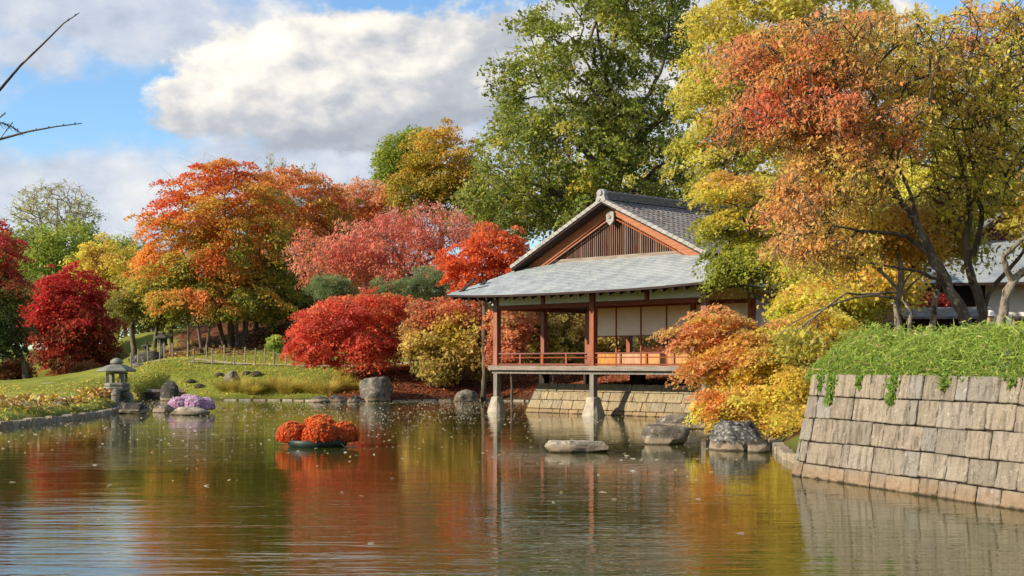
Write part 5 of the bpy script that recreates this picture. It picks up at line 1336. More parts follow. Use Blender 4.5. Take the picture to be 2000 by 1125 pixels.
def rocks():
    wrock(1132, 884, 118, 27, 'flat pale slab of rock alone in the water before the pavilion', ROCK_LT, 1, dep=.62, top=.5, sink=.34, rz=.1, cuts=12, rough=.12)
    wrock(1305, 868, 106, 44, 'lichen capped grey rock in the water right of the pale slab', ROCK, 2, dep=.7, rz=.4, cuts=13, top=.6, rough=.13)
    wrock(1342, 838, 112, 26, 'low grey rock behind the lichen capped one near the plinth', ROCK, 3, dep=.7, cuts=12, rough=.14)
    wrock(1445, 880, 140, 74, 'large black and white lichen covered boulder below the orange maple', ROCK_LICHEN, 4, dep=.8, rz=.9, sink=.12, cuts=15, rough=.16, top=.66)
    p = at(1345, 838, 36.5)
    wrock(732, 784, 70, 46, 'large upright grey boulder at the foot of the red maple', ROCK, 5, dep=.8, top=.72, cuts=5, sink=.35)
    wrock(913, 784, 46, 20, 'low grey stone at the water edge left of the pavilion stilts', ROCK, 6)
    wrock(624, 786, 40, 10, 'flat brown stone at the shore below the yellow grass', ROCK_DK, 7)
    wrock(660, 785, 34, 14, 'small brown stone beside the flat shore stone', ROCK_DK, 8)
    wrock(690, 786, 24, 12, 'small dark stone left of the large upright boulder', ROCK_DK, 9)
    wrock(330, 783, 42, 34, 'dark pointed rock near the stone lantern', ROCK_DK, 10, cuts=9, sink=.2)
    wrock(224, 800, 74, 50, 'mottled grey boulder under the stone lantern', ROCK_LICHEN, 12, dep=.6, cuts=12, rough=.15, sink=.1)
    wrock(256, 808, 56, 22, 'low wet boulder below the lantern at the shore', ROCK_DK, 13, dep=.7, top=.7)
    wrock(368, 811, 76, 17, 'flat pale rock in front of the pink flowers', ROCK_LT, 14, dep=.5, top=.7)
    wrock(322, 806, 48, 14, 'low brown rock left of the pink flowers', ROCK, 15, dep=.6)
    wrock(205, 806, 40, 16, 'small brown stone at the kerb end left of the lantern', ROCK_DK, 16)
    def grock(px, py, Y, wpx, hpx, label, m, seed, name='boulder', **kw):
        x = (px - 1000) / F * Y; s = Y / F
        return rock(name, label, (x, Y, hz(x, Y) - .03), (wpx * s * .55, wpx * s * .45, hpx * s * .95), m, seed, **kw)
    grock(455, 742, 77, 34, 24, 'pale lichen stone half sunk in the lawn slope', ROCK, 20)
    for k, (px, Y) in enumerate(((372, 78.3), (390, 77.6), (428, 78.8), (500, 78.2), (482, 78.6), (346, 77.2))):
        grock(px, 730, Y, (18, 20, 18, 24, 18, 20)[k], (7, 7, 6, 8, 6, 8)[k], ('dark earth mound on the lawn, upper left one of the pair below the fence', 'dark earth mound on the lawn, lower one of the pair below the fence', 'faint earth mound on the lawn between the pair and the pale stone', 'largest dark earth mound high on the lawn right of the pale stone', 'small dark earth mound just left of the largest mound', 'grassy earth mound low on the lawn above the pointed rock')[k], SOIL, 30 + k, name='earth_mound', sub=3, cat='mound', group='dark mounds on the lawn', cuts=2, rough=.2)
    grock(285, 700, 86, 60, 24, 'long dark boulder lying beside the tall stone lantern', ROCK_DK, 21)
    grock(270, 703, 81, 30, 8, 'small grey stone at the fence end by the yellow leaves', ROCK, 22)
    grock(120, 775, 50, 30, 18, 'white flecked stone between the hosta clumps', ROCK_LT, 23)
    # small stones at the foot of the terrace wall
    wrock(1482, 884, 50, 24, 'brown flat stone between lichen boulder and kerb', ROCK_DK, 24, dep=.6)
rocks()

# ------------------------------------------------------------------ kerbs, path, weir
def polyline_points(pts, step):
    out = []; carry = 0.0
    for a, b in zip(pts[:-1], pts[1:]):
        a = Vector(a); b = Vector(b); L = (b - a).length; t = carry
        while t < L: out.append((a.lerp(b, t / L), (b - a).normalized())); t += step
        carry = t - L
    return out
def kerb(name, pts, step, h, wd, zb=-.3, seed=1):
    rr = random.Random(seed); mb = MB(); mb.beam((pts[0][0], pts[0][1], -.5), (pts[-1][0], pts[-1][1], -.5), .05, .05)
    root = empty(name, (pts[0][0], pts[0][1], 0)); tag(root, kind='structure')
    for p, d in polyline_points([(q[0], q[1], 0) for q in pts], step):
        n = Vector((d.y, -d.x, 0)); l = step * rr.uniform(.46, .495); hh = h * rr.uniform(.82, 1.12); w = wd * rr.uniform(.85, 1.15)
        mb = MB(); q = []
        for z, k in ((zb, 1.0), (hh, .88)):
            for sx, sy in ((-1, -1), (1, -1), (1, 1), (-1, 1)): q.append(d * (sx * l * k) + n * (sy * w / 2 * k + rr.uniform(-.012, .012)) + Vector((0, 0, z + rr.uniform(-.015, .015) * (z > 0))))
        mb.hexa(q); mb.build('kerb_stone', KERB, root, loc=p - Vector((pts[0][0], pts[0][1], 0)), bevel=.02)
def edges():
    kerb('pond_kerb', [(-16.15, 57.0), (-15.52, 53), (-15.3, 47.4), (-15.65, 42.5), (-17.45, 36)], .42, .2, .3)
    kerb('pond_kerb', [(6.25, 33), (5.72, 28.5), (5.75, 26.2)], .42, .17, .3, seed=2)
    kerb('pond_edging', [(2.3, 70.4), (0, 72.1), (-3, 72.4), (-6.4, 71.7), (-8, 70.3), (-12, 72.9), (-15.2, 73.4)], .8, .06, .16, seed=3)
    # path ribbon along the fence
    pts = [at(px, 714, 81.3) for px in (60, 150, 220, 300, 380, 460, 540, 620, 700, 780, 860)]
    V = []; Fq = []
    for i, p in enumerate(pts):
        for yy in (-.85, .9):
            V.append((p.x, p.y + yy + (1.2 if i < 3 else 0), hz(p.x, p.y + yy) + .05))
    for i in range(len(pts) - 1): Fq.append((2 * i, 2 * i + 2, 2 * i + 3, 2 * i + 1))
    me = bpy.data.meshes.new('path'); me.from_pydata(V, [], Fq); me.materials.append(PATH)
    tag(link('path', me), kind='structure')
    # low dark weir where the stream enters the pond
    a = Vector((-20.9, 77.0, 0)); root = empty('timber_weir', a); tag(root, 'low dark timber weir across the inlet beside the pointed rock', 'weir')
    for k, (z0, z1, y) in enumerate(((-.3, .18, 0), (.2, .34, .25), (.36, .5, .5))):
        mb = MB(); mb.box(-.3, 3.8, y, y + .24, z0, z1); mb.build('weir_beam', WOOD_DK if k < 2 else WOOD_POST, root)
edges()

# ------------------------------------------------------------------ rope fences
def fence(posts, Y, label, seed, tall=1.0):
    rr = random.Random(seed)
    P = []
    for px in posts:
        x = (px - 1000) / F * Y; yy = Y + rr.uniform(-.15, .15); P.append(Vector((x, yy, hz(x, yy))))
    root = empty('rope_fence', P[0]); tag(root, label, 'fence', 'rope fences along the path')
    tops = []
    for p in P:
        h = tall * rr.uniform(.92, 1.06); mb = MB(); r = .042 * rr.uniform(.9, 1.15)
        lean = Vector((rr.uniform(-.03, .03), rr.uniform(-.03, .03), 0))
        mb.tube([Vector((0, 0, -.2)), lean * .5 + Vector((0, 0, h * .5)), lean + Vector((0, 0, h - .02)), lean + Vector((0, 0, h))], [r, r, r, r * .8], 8)
        mb.build('post', FENCEWOOD, root, loc=p - P[0]); tops.append(p + lean + Vector((0, 0, h - .1)))
    for a, b in zip(tops[:-1], tops[1:]):
        sag = .11 + .1 * (b - a).length * rr.uniform(.6, 1.1)
        pts = [a.lerp(b, t / 10) - Vector((0, 0, sag * 4 * (t / 10) * (1 - t / 10))) - P[0] for t in range(11)]
        mb = MB(); mb.tube(pts, .013, 5); mb.build('rope', ROPE, root)
fence([257, 288, 312, 379, 415, 457, 498, 534, 574, 612, 651, 676, 716, 760], 80.3, 'nearer rope fence of wooden posts on the pond side of the path', 1)
fence([268, 320, 338, 368, 403, 438, 478, 517, 559, 597, 635, 690, 740], 82.6, 'farther rope fence of wooden posts on the hill side of the path', 2)

# ------------------------------------------------------------------ stone lanterns
def snow_lantern():
    Y = 58.5; x = (228 - 1000) / F * Y; z0 = at(228, 774, Y).z
    z0 = .30
    s = (at(228, 700, Y).z - z0) / 1.62
    root = empty('stone_lantern', (x, Y, z0), R(12)); root.scale = (s, s, s)
    tag(root, 'wide roofed granite lantern standing on rocks at the left shore', 'lantern')
    k = 6
    for i in range(3):
        a = 2 * math.pi * i / 3 + .5; mb = MB()
        pts = [(math.cos(a) * r, math.sin(a) * r, z) for r, z in ((.62, -.25), (.56, .0), (.47, .22), (.34, .38), (.2, .44))]
        mb.tube(pts, [.15, .14, .15, .17, .18], 8); mb.build('leg', LANTERN, root, smooth=True)
    MB().lathe([(.36, .40), (.46, .45), (.48, .55), (.44, .60)], k).build('platform', LANTERN, root, bevel=.015)
    MB().lathe([(.42, .605), (.46, .63), (.46, .70), (.38, .73)], k).build('light_base', LANTERN, root, bevel=.015)
    box = empty('light_box'); box.parent = root
    for i in range(k):
        a = 2 * math.pi * i / k; mb = MB(); mb.box(-.05, .05, -.05, .05, .735, 1.05); o = mb.build('pillar', LANTERN, box, loc=(.33 * math.cos(a), .33 * math.sin(a), 0)); o.rotation_euler = (0, 0, a)
    MB().lathe([(.37, 1.052), (.39, 1.07), (.39, 1.11), (.3, 1.12)], k).build('light_top', LANTERN, box)
    MB().lathe([(.30, 1.125), (.68, 1.13), (.72, 1.16), (.70, 1.20), (.52, 1.29), (.36, 1.36), (.2, 1.40), (.16, 1.405)], k).build('roof', LANTERN, root, bevel=.02)
    MB().lathe([(.14, 1.41), (.22, 1.43), (.235, 1.48), (.21, 1.54), (.14, 1.60), (.05, 1.635)], 14).build('finial', LANTERN, root, smooth=True)
snow_lantern()
MOSS_SHADE = surf('lantern_moss_shade', '3f3e32', '565344', 6, 0.9, 0.6, 40, dist=.02, c2='3f4028', c2lo=.52, c2hi=.66)  # mossy stone, with the shade of the trees painted in as a darker tone
def post_lantern(px, Y, h, label, seed):
    x = (px - 1000) / F * Y; root = empty('stone_lantern', (x, Y, hz(x, Y) - .05)); s = h / 2.0; root.scale = (s, s, s)
    tag(root, label, 'lantern')
    MB().lathe([(.42, 0), (.42, .14), (.3, .2)], 6).build('foot', MOSS_SHADE, root, bevel=.02)
    MB().lathe([(.17, .2), (.15, .55), (.16, .95)], 12).build('shaft', MOSS_SHADE, root, smooth=True)
    MB().lathe([(.2, .955), (.38, 1.08), (.38, 1.16)], 6).build('platform', MOSS_SHADE, root, bevel=.02)
    bx = empty('light_box'); bx.parent = root
    for i in range(6):
        a = 2 * math.pi * i / 6; mb = MB(); mb.box(-.05, .05, -.06, .06, 1.162, 1.5); o = mb.build('pillar', MOSS_SHADE, bx, loc=(.24 * math.cos(a), .24 * math.sin(a), 0)); o.rotation_euler = (0, 0, a)
    MB().lathe([(.3, 1.505), (.62, 1.53), (.6, 1.62), (.3, 1.76), (.12, 1.82)], 6).build('roof', MOSS_SHADE, root, bevel=.02)
    MB().lathe([(.1, 1.825), (.15, 1.87), (.13, 1.94), (.03, 2.02)], 12).build('finial', MOSS_SHADE, root, smooth=True)
post_lantern(318, 88, 1.85, 'tall mossy stone lantern darkened for shade behind the rope fence', 1)
post_lantern(286, 90, 1.25, 'shorter mossy stone lantern darkened for shade, left of the tall one', 2)

# ------------------------------------------------------------------ chrysanthemums
def mum(label, loc, r, pal, seed, group, hz_=.98):
    rng = np.random.default_rng(seed)
    root = empty('chrysanthemum', loc); tag(root, label, 'flowers', group)
    n = 1500; d = unit(rng.normal(size=(n * 2, 3))); d = d[d[:, 2] > -.25][:n]; n = len(d)
    lump = 1 + .05 * np.sin(d[:, 0] * 9 + seed) * np.sin(d[:, 1] * 8 + 1) + rng.normal(0, .055, n)
    C = d * lump[:, None] * np.array([r, r, r * hz_]) + np.array([0, 0, r * .28])
    # each bloom: a cup of two crossed petals rows
    Vs, Qs, Cs = [], [], []; o = 0
    for k in range(3):
        nn = unit(d + rng.normal(0, .55, (n, 3)))
        v, q = leaf_geo(C + nn * .006, nn, .075 * r / .33, .065 * r / .33, rng); Vs.append(v); Qs.append(q + o); o += len(v)
        Cs.append(palette(pal, .5 + .25 * d[:, 2] + rng.normal(0, .2, n)) * np.exp(rng.normal(-.02, .22, (n, 1))))
    ob = link('blooms', np_mesh('blooms', np.concatenate(Vs), np.concatenate(Qs), LEAF, np.clip(np.concatenate(Cs), 0, .85)), root); ob['kind'] = 'stuff'
    m = 500; d2 = unit(rng.normal(size=(m, 3))); C = d2 * np.array([r, r, r * hz_]) * .88 + np.array([0, 0, r * .28]); C[:, 2] = np.maximum(C[:, 2], .0)
    v, q = leaf_geo(C, unit(d2 + rng.normal(0, .4, (m, 3))), .1, .07, rng)
    ob = link('leaves', np_mesh('leaves', v, q, LEAF, palette(['1c2a12', '2c3d1a'], rng.random(m))), root); ob['kind'] = 'stuff'
def flowers():
    ORG = ['b8361c', 'd0461e', 'de5c24', 'e88440']; PNK = ['d07ea0', 'e29abc', 'eeb2cc', 'f6ccde']
    c = wat(615, 874); c.y += .45
    root = empty('floating_planter', c); tag(root, 'dark floating planter tray carrying orange chrysanthemums', 'planter')
    MB().lathe([(.60, -.06), (.68, .0), (.74, .16), (.71, .17), (.62, .12)], 20).build('tray', TRAY, root, smooth=True)
    mb = MB(); mb.tube([(.6, -.36, .09), (.7, -.45, .015), (.86, -.5, .01), (1.0, -.46, .012)], .012, 6); mb.build('mooring_rope', ROPE, root)
    G = 'orange chrysanthemums on the floating planter'
    for k, (dx, dy, r, lab) in enumerate(((-.60, -.05, .33, 'leftmost ball of orange chrysanthemums on the floating planter'), (.0, .36, .43, 'rear and tallest ball of orange chrysanthemums on the planter'), (.10, -.36, .36, 'front centre ball of orange chrysanthemums on the planter'), (.62, .02, .33, 'rightmost ball of orange chrysanthemums on the floating planter'))):
        mum(lab, (c.x + dx, c.y + dy, .14), r, ORG, 200 + k, G)
    c = wat(365, 806); c.y += .6
    root = empty('flower_tray', (c.x, c.y, 0)); tag(root, 'dark tray under the pink chrysanthemums behind the flat rock', 'planter')
    MB().lathe([(.6, -.3), (.66, .0), (.7, .12), (.66, .14), (.6, .1)], 18).build('tray', TRAY, root, smooth=True)
    G = 'pink chrysanthemums on the pond'
    for k, (dx, dy, r, lab) in enumerate(((-.48, -.1, .36, 'leftmost ball of pink chrysanthemums'), (-.18, .3, .42, 'rear ball of pink chrysanthemums, highest of the group'), (.2, -.15, .4, 'middle ball of pink chrysanthemums facing the viewer'), (.6, .08, .34, 'rightmost ball of pink chrysanthemums'))):
        mum(lab, (c.x + dx, c.y + dy, .12), r, PNK, 210 + k, G)
flowers()

# ------------------------------------------------------------------ hostas with separate broad leaves
def hostas():
    mats = [surf('hosta_tan', 'b89a66', 'd6bc88', 6, .6, .3, 20, rand=.18), surf('hosta_gold', 'c6a446', 'dcc068', 6, .6, .3, 20, rand=.18), surf('hosta_orange', 'b8843e', 'd0a058', 6, .6, .3, 20, rand=.18)]
    meshes = []
    for m in mats:
        mb = MB(); rows = [(0, .02), (.25, .34), (.5, .42), (.75, .3), (1.0, .02)]; L = []
        for t, w in rows:
            z = .35 * t - .55 * t * t
            L.append(((-w * .5, t, z + .08 * w), (0, t, z - .03), (w * .5, t, z + .08 * w)))
        for a, b in zip(L[:-1], L[1:]):
            mb.poly([a[0], a[1], b[1], b[0]]); mb.poly([a[1], a[2], b[2], b[1]])
        meshes.append(mb.mesh('leaf', m, True))
    spec = [(8, 782, 46.5, 0, .5, 'tan hosta clump at the left picture edge'), (30, 786, 46.2, 0, .5, 'second tan hosta clump from the left edge'), (52, 776, 47.5, 0, .52, 'tan hosta clump behind and right of the second one'), (72, 790, 46.3, 0, .5, 'tan hosta clump at the front end of the left row'), (88, 772, 48.5, 1, .5, 'golden hosta clump behind the front tan one'), (108, 766, 50, 1, .5, 'golden hosta clump left of the white flecked stone'),
            (138, 778, 49.8, 0, .45, 'withered tan hosta clump right of the white flecked stone'), (156, 782, 51.5, 2, .36, 'small russet hosta clump near the kerb end'), (165, 762, 55, 1, .52, 'yellow hosta clump left of the stone lantern'), (190, 762, 55.6, 2, .5, 'orange hosta clump in front of the stone lantern'), (208, 768, 56.2, 2, .48, 'orange hosta clump above the mottled boulder'), (178, 756, 57, 1, .48, 'yellow hosta clump behind the orange ones')]
    for k, (px, py, Y, mi, r, lab) in enumerate(spec):
        rr = random.Random(300 + k); x = (px - 1000) / F * Y
        root = empty('hosta_plant', (x, Y, hz(x, Y))); tag(root, lab, 'plant', 'autumn hostas on the left bank')
        for i in range(44):
            a = 2 * math.pi * (i * .382) + rr.uniform(-.3, .3); t = rr.random()
            o = link('leaf', meshes[mi if rr.random() < .8 else rr.randrange(3)], root)
            s = r * rr.uniform(.42, .66) * (1.1 - .3 * t)
            o.scale = (s, s, s); o.rotation_euler = (R(10 + 45 * t) + rr.uniform(-.2, .2), rr.uniform(-.3, .3), a)
            rad = r * (.08 + .75 * (1 - t) * rr.random() ** .5); o.location = (-math.sin(a) * rad, math.cos(a) * rad, .06 + .30 * t * r / .5)
hostas()

# ------------------------------------------------------------------ bamboo hedge on the terrace wall
def hedge():
    rng = np.random.default_rng(77)
    n = 52000; L = 16.5
    s = rng.random(n) * L - .1
    prof = .62 + .08 * np.sin(s * 1.9) + .06 * np.sin(s * 5.3 + 1) + .05 * np.sin(s * 11 + 2)
    prof *= np.clip((s + .45) / .9, .35, 1)
    a = rng.random(n) * np.pi * .62 - .42                  # angle round the front of the hedge section
    rr_ = .62 + .38 * rng.random(n) ** .5
    wid = 1.0
    back = .95 - wid * np.cos(a) * rr_
    h = 1.76 + np.maximum(np.sin(a), -.06) * prof * rr_ * 1.12 + rng.normal(0, .03, n)
    top = rng.random(n) < .3
    back = np.where(top, .3 + rng.random(n) * 1.9, back); h = np.where(top, 1.76 + prof * (1.06 + rng.normal(0, .07, n)), h)
    D = np.array(WALL_D); N_ = np.array(WALL_N); A = np.array(WALL_A)
    def pos(s, back, h): return A + s[:, None] * D - (back + .2 * 1.76)[:, None] * N_ + np.c_[np.zeros(len(s)), np.zeros(len(s)), h]
    C = pos(s, back, h)
    # trailing tufts over the wall face
    T_ = []
    for (s0, ln, m) in ((.55, .28, 120), (.92, .5, 460), (1.75, .22, 90), (2.75, .46, 300), (4.1, .2, 150), (5.6, .14, 90), (7.4, .18, 120), (8.8, .3, 160)):
        q = rng.random(m); ss = s0 + rng.normal(0, .075, m) * (1 - .4 * q); hh = 1.80 - q * ln
        bk = -.05 - .2 * (1.76 - hh) * 0 + rng.normal(0, .03, m) - .2 * (1.76 - np.minimum(hh, 1.76))
        T_.append(pos(ss, bk, hh))
    Tt = np.concatenate(T_)
    out = np.array(WALL_N) * .8 + np.array([0, 0, .6])
    nr = unit(out + rng.normal(0, .75, (n, 3)))
    al = rng.normal(size=(n, 3)) + np.array(WALL_N) * .7 + np.array([0, 0, .45])
    sz = .135 * np.exp(rng.normal(0, .3, n))
    v1, q1 = leaf_geo(C, nr, sz, sz * .12, rng, shape='bent', along=al)
    m = len(Tt); nr2 = unit(np.array(WALL_N) + rng.normal(0, .6, (m, 3))); al2 = rng.normal(size=(m, 3)) - np.array([0, 0, .8])
    s2 = .10 * np.exp(rng.normal(0, .3, m))
    v2, q2 = leaf_geo(Tt, nr2, s2, s2 * .35, rng, shape='bent', along=al2)
    base = np.array(pos(np.array([0.]), np.array([.5]), np.array([1.7]))[0])
    root = empty('bamboo_hedge', base); tag(root, 'bright green dwarf bamboo hedge along the top of the stone wall', 'hedge')
    c1 = palette(['48621a', '667f24', '859a32', 'a8b44a'], .45 + .2 * (h - 2.1) + rng.normal(0, .25, n)); dead = rng.random(n) < .07; c1[dead] = palette(['8a7a40', 'b5a565', '9a8048'], rng.random(dead.sum())); c2 = palette(['4a6a20', '66832c', '7f9038'], rng.random(m))
    o = link('foliage', np_mesh('foliage', np.concatenate([v1, v2]) - base, np.concatenate([q1, q2 + len(v1)]), LEAF, np.concatenate([c1, c2])), root); o['kind'] = 'stuff'
    k = 1400; ss = rng.random(k) * L; bb = .25 + rng.random(k) * 1.6
    a_ = pos(ss, bb, np.full(k, 1.55)); b_ = a_ + np.c_[rng.normal(0, .12, (k, 2)), .45 + .3 * rng.random(k)]
    v, f = tubes_from_edges(a_, b_, np.full(k, .006), np.full(k, .003), 3)
    o = link('stems', np_mesh('stems', v - base, f, surf('bamboo_stem', '5f7030', '7d8840', 4, .6, .1)), root); o['kind'] = 'stuff'
hedge()

# ------------------------------------------------------------------ ornamental grass, lawn, litter, floating leaves
def tuft(label, px, Y, r, h, n, pal, seed):
    rng = np.random.default_rng(seed); x = (px - 1000) / F * Y; b = np.array([x, Y, hz(x, Y)])
    a = rng.random(n) * 2 * np.pi; ln = h * np.exp(rng.normal(0, .2, n)); sp = rng.random(n) ** .45
    d = np.c_[np.cos(a), np.sin(a), np.zeros(n)]; base = d * (r * .35 * rng.random(n))[:, None]
    up = np.array([0, 0, 1.]); side = np.c_[-np.sin(a), np.cos(a), np.zeros(n)] * .012
    V = []; 
    for t, w in ((0, 1), (.4, .9), (.75, .6), (1, .1)):
        p = base + d * (sp * r * t ** 1.6)[:, None] + up * (ln * (t - .52 * sp * t * t))[:, None]
        V += [p - side * w, p + side * w]
    V = np.stack(V, 1).reshape(-1, 3)
    q = np.concatenate([(np.arange(n) * 8)[:, None] + np.array([[2 * k, 2 * k + 1, 2 * k + 3, 2 * k + 2]]) for k in range(3)])
    col = np.tile(palette(pal, rng.random(n)), (3, 1))
    root = empty('ornamental_grass', b); tag(root, label, 'grass', 'yellow grasses along the far shore')
    o = link('blades', np_mesh('blades', V, q, LEAF, col), root); o['kind'] = 'stuff'
def grasses():
    P1 = ['6c7a28', '948e30', 'b4a03a', 'c0a042', 'a88438']
    xs = [442, 468, 492, 515, 540, 562, 588, 612, 640, 668, 700]
    ends = ['leftmost yellow grass tuft on the far shore', 'second yellow grass tuft from the left on the far shore', 'third yellow grass tuft from the left on the far shore', 'fourth yellow grass tuft from the left on the far shore', 'fifth yellow grass tuft from the left on the far shore', 'sixth yellow grass tuft, in the middle of the shore row', 'seventh yellow grass tuft from the left on the far shore', 'eighth yellow grass tuft, above the flat shore stone', 'ninth yellow grass tuft, above the small brown stone', 'tenth yellow grass tuft from the left on the far shore', 'rightmost yellow grass tuft, beside the large upright boulder']
    for k, px in enumerate(xs):
        tuft(ends[k], px, 74.9 - (1.6 if px > 580 else 0) + .9 * math.sin(k * 2.1 + 1), 1.25 + .25 * math.sin(k * 2.7), .78 + .22 * math.sin(k * 1.7), 460, P1, 400 + k)
grasses()

def scatter():
    rng = np.random.default_rng(5)
    # short lawn blades on the two lawns
    n = 70000
    X = np.concatenate([rng.uniform(-34, -14.5, n // 2), rng.uniform(-24, -6, n - n // 2)]); Y = np.concatenate([rng.uniform(38, 80, n // 2), rng.uniform(70, 95, n - n // 2)])
    lit, d = zone_masks(X, Y); k = (d > .25) & (lit < .4) & ~((np.abs(Y - 81.3) < .9) & (Y > 70)); X, Y = X[k], Y[k]; Z = height(X, Y); n = len(X)
    C = np.c_[X, Y, Z + .04]; a = rng.random(n) * 2 * np.pi
    al = np.c_[np.cos(a) * .5, np.sin(a) * .5, np.ones(n)]; nr = unit(np.c_[np.sin(a), -np.cos(a), rng.normal(.2, .3, n)])
    v, q = leaf_geo(C, nr, .11 * np.exp(rng.normal(0, .3, n)), .03, rng, along=al)
    mot = np.sin(X * .7) * np.sin(Y * .5 + X * .2)
    o = link('lawn_grass', np_mesh('lawn_grass', v, q, LEAF, palette(['58621f', '74802a', '90943a', 'a8a046'], .5 + .15 * mot + rng.normal(0, .2, n)))); tag(o, 'short green lawn grass on the banks', 'grass', kind='stuff')
    # fallen leaves on the banks
    n = 40000
    X = np.concatenate([rng.uniform(-12, 9, n - 12000), rng.uniform(-24, -6, 6000), rng.uniform(-30, -15, 6000)]); Y = np.concatenate([rng.uniform(55, 96, n - 12000), rng.uniform(72, 96, 6000), rng.uniform(42, 80, 6000)])
    lit, d = zone_masks(X, Y); k = (d > .1) & ((lit > rng.random(n)) | (np.arange(n) >= n - 12000)); X, Y = X[k], Y[k]; g = (np.arange(n) >= n - 12000)[k]; n = len(X)
    C = np.c_[X, Y, height(X, Y) + .03 + .03 * rng.random(n)]
    nr = unit(np.array([0, 0, 1.]) + rng.normal(0, .5, (n, 3))); s = .13 * np.exp(rng.normal(0, .25, n))
    v, q = leaf_geo(C, nr, s, s * .7, rng)
    col = palette(['5a2415', '7d3019', '96401f', 'a8562e', 'b3733c'], rng.random(n)); col[g] = palette(['b39a30', 'c9b345', 'b98a34'], rng.random(g.sum()))
    o = link('fallen_leaves', np_mesh('fallen_leaves', v, q, LEAF, col)); tag(o, 'red and yellow fallen leaves on the banks', 'leaves', kind='stuff')
    # leaves floating on the pond, drifted together near the far shore
    n = 17000
    X = rng.uniform(-22, 10, n); Y = 11 + 63 * rng.random(n) ** .62
    d = pond_sd(X, Y); dens = np.where(Y > 48, .6, .07 + .25 * sstep(22, 48, Y)) * (.35 + .65 * (np.sin(X * .55 + Y * .13) * np.sin(Y * .21 - X * .2) > -.25))
    k = (d < -.15) & (rng.random(n) < dens); X, Y = X[k], Y[k]; n = len(X)
    C = np.c_[X, Y, np.full(n, .012)]; nr = unit(np.array([0, 0, 1.]) + rng.normal(0, .12, (n, 3))); s = (.062 + .03 * sstep(45, 20, Y)) * np.exp(rng.normal(0, .3, n))
    v, q = leaf_geo(C, nr, s, s * .75, rng)
    o = link('floating_leaves', np_mesh('floating_leaves', v, q, LEAF, palette(['b89656', 'd8bc78', 'e4d4a4', 'ece2c8', 'b8744c'], rng.random(n)))); tag(o, 'small fallen leaves floating on the pond', 'leaves', kind='stuff')
scatter()

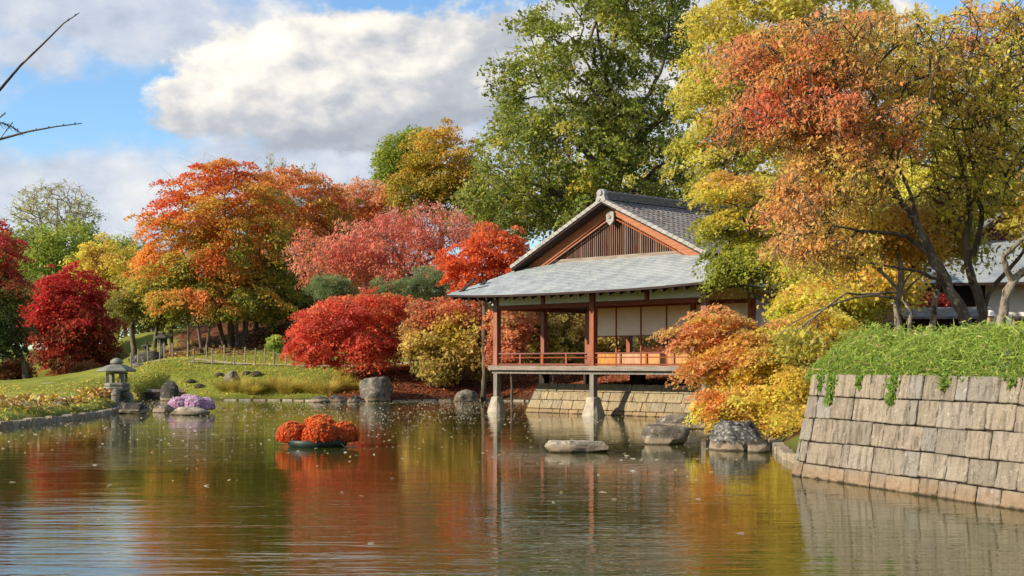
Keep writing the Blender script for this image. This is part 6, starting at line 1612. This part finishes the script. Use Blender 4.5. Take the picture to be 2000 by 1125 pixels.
# ------------------------------------------------------------------ bare twigs reaching in at the upper left
def bare_tree():
    Y = 8.0
    b = Vector((-4.3, 1.6, hz(-4.3, 1.6)))
    root = empty('bare_larch', b); tag(root, 'bare dark twigs reaching in from the upper left edge', 'tree')
    T_ = lambda pts: [p - b for p in pts]
    mb = MB(); mb.tube(T_([b + Vector((0, 0, -.2)), b + Vector((.0, 1.2, 1.4)), at(-560, 420, 5.5), at(-420, 260, 7.0), at(-330, 100, 8.0)]), [.09, .075, .06, .045, .02], 8); mb.build('trunk', BARK_DARK, root, smooth=True)
    def limb(pix, r0, r1, Yz=Y):
        pts = [at(a, c, Yz) for a, c in pix]; n = len(pts); rs = [r0 + (r1 - r0) * i / (n - 1) for i in range(n)]
        mb = MB(); mb.tube(T_(pts), rs, 6); mb.build('branch', BARK_DARK, root, smooth=True)
        mb = MB()
        for i in range(1, n - 1):
            for f in (.25, .7): p = pts[i].lerp(pts[i + 1], f) - b; mb.tube([p, p + Vector((.008, 0, .012))], [.005, .002], 5)
        mb.build('bud', BARK_DARK, root)
    limb([(-420, 262), (-250, 330), (-120, 290), (0, 175), (40, 128), (85, 85), (125, 45), (155, 25)], .013, .0022)
    limb([(-250, 330), (-120, 310), (0, 272), (55, 257), (110, 247), (160, 241)], .010, .0025)
    limb([(-60, 293), (0, 229), (11, 221)], .005, .0025)
    limb([(0, 272), (10, 258), (18, 248), (24, 240)], .0025, .0015)
    limb([(-30, 236), (0, 240), (20, 247), (38, 258)], .003, .0015)
    mb = MB(); rr = random.Random(3)
    for i in range(14):
        f = i / 14; p = at(-10 + 48 * f, 237 + 20 * f * f, Y) - b; mb.tube([p, p + Vector((.03, rr.uniform(-.02, .02), -.045 + .03 * rr.random()))], [.0025, .001], 4)
    o = mb.build('needles', BARK, root); o['kind'] = 'stuff'
bare_tree()

# ------------------------------------------------------------------ visitor behind the hedge
def person():
    p = at(1932, 616, 33.0); z0 = p.z - 1.62
    root = empty('person', (p.x, p.y, z0), R(25)); tag(root, 'person in a white hat walking behind the bamboo hedge', 'person')
    V = [(0, 0, .92), (0, 0, 1.12), (0, .0, 1.36), (0, -.01, 1.44), (0, -.02, 1.54), (0, -.03, 1.62), (.1, 0, .88), (.11, .02, .48), (.11, -.02, .08), (.11, -.14, .04), (-.1, 0, .88), (-.11, -.06, .48), (-.11, .06, .08), (-.11, -.06, .04), (.19, 0, 1.36), (.24, .02, 1.08), (.22, -.08, .84), (.21, -.1, .75), (-.19, 0, 1.36), (-.24, .02, 1.08), (-.22, -.08, .84), (-.21, -.1, .75)]
    E = [(0, 1), (1, 2), (2, 3), (3, 4), (4, 5), (0, 6), (6, 7), (7, 8), (8, 9), (0, 10), (10, 11), (11, 12), (12, 13), (2, 14), (14, 15), (15, 16), (16, 17), (2, 18), (18, 19), (19, 20), (20, 21)]
    Rd = [.15, .14, .15, .06, .085, .09, .09, .06, .045, .045, .09, .06, .045, .045, .06, .045, .035, .04, .06, .045, .035, .04]
    me = bpy.data.meshes.new('body'); me.from_pydata(V, E, []); o = link('body', me, root)
    sk = o.modifiers.new('skin', 'SKIN'); sv = me.skin_vertices[0].data
    for i, r in enumerate(Rd): sv[i].radius = (r, r * .85)
    sv[0].use_root = True
    o.modifiers.new('sub', 'SUBSURF').render_levels = 2; me.materials.append(SKIN)
    MB().lathe([(.30, .55), (.24, .9), (.2, 1.1), (.215, 1.3), (.2, 1.38), (.09, 1.44)], 16).build('coat', NAVY, root, smooth=True)
    MB().lathe([(.17, 1.60), (.165, 1.62), (.125, 1.63), (.12, 1.69), (.09, 1.735), (.03, 1.75)], 18).build('hat', WHITE, root, smooth=True)
person()
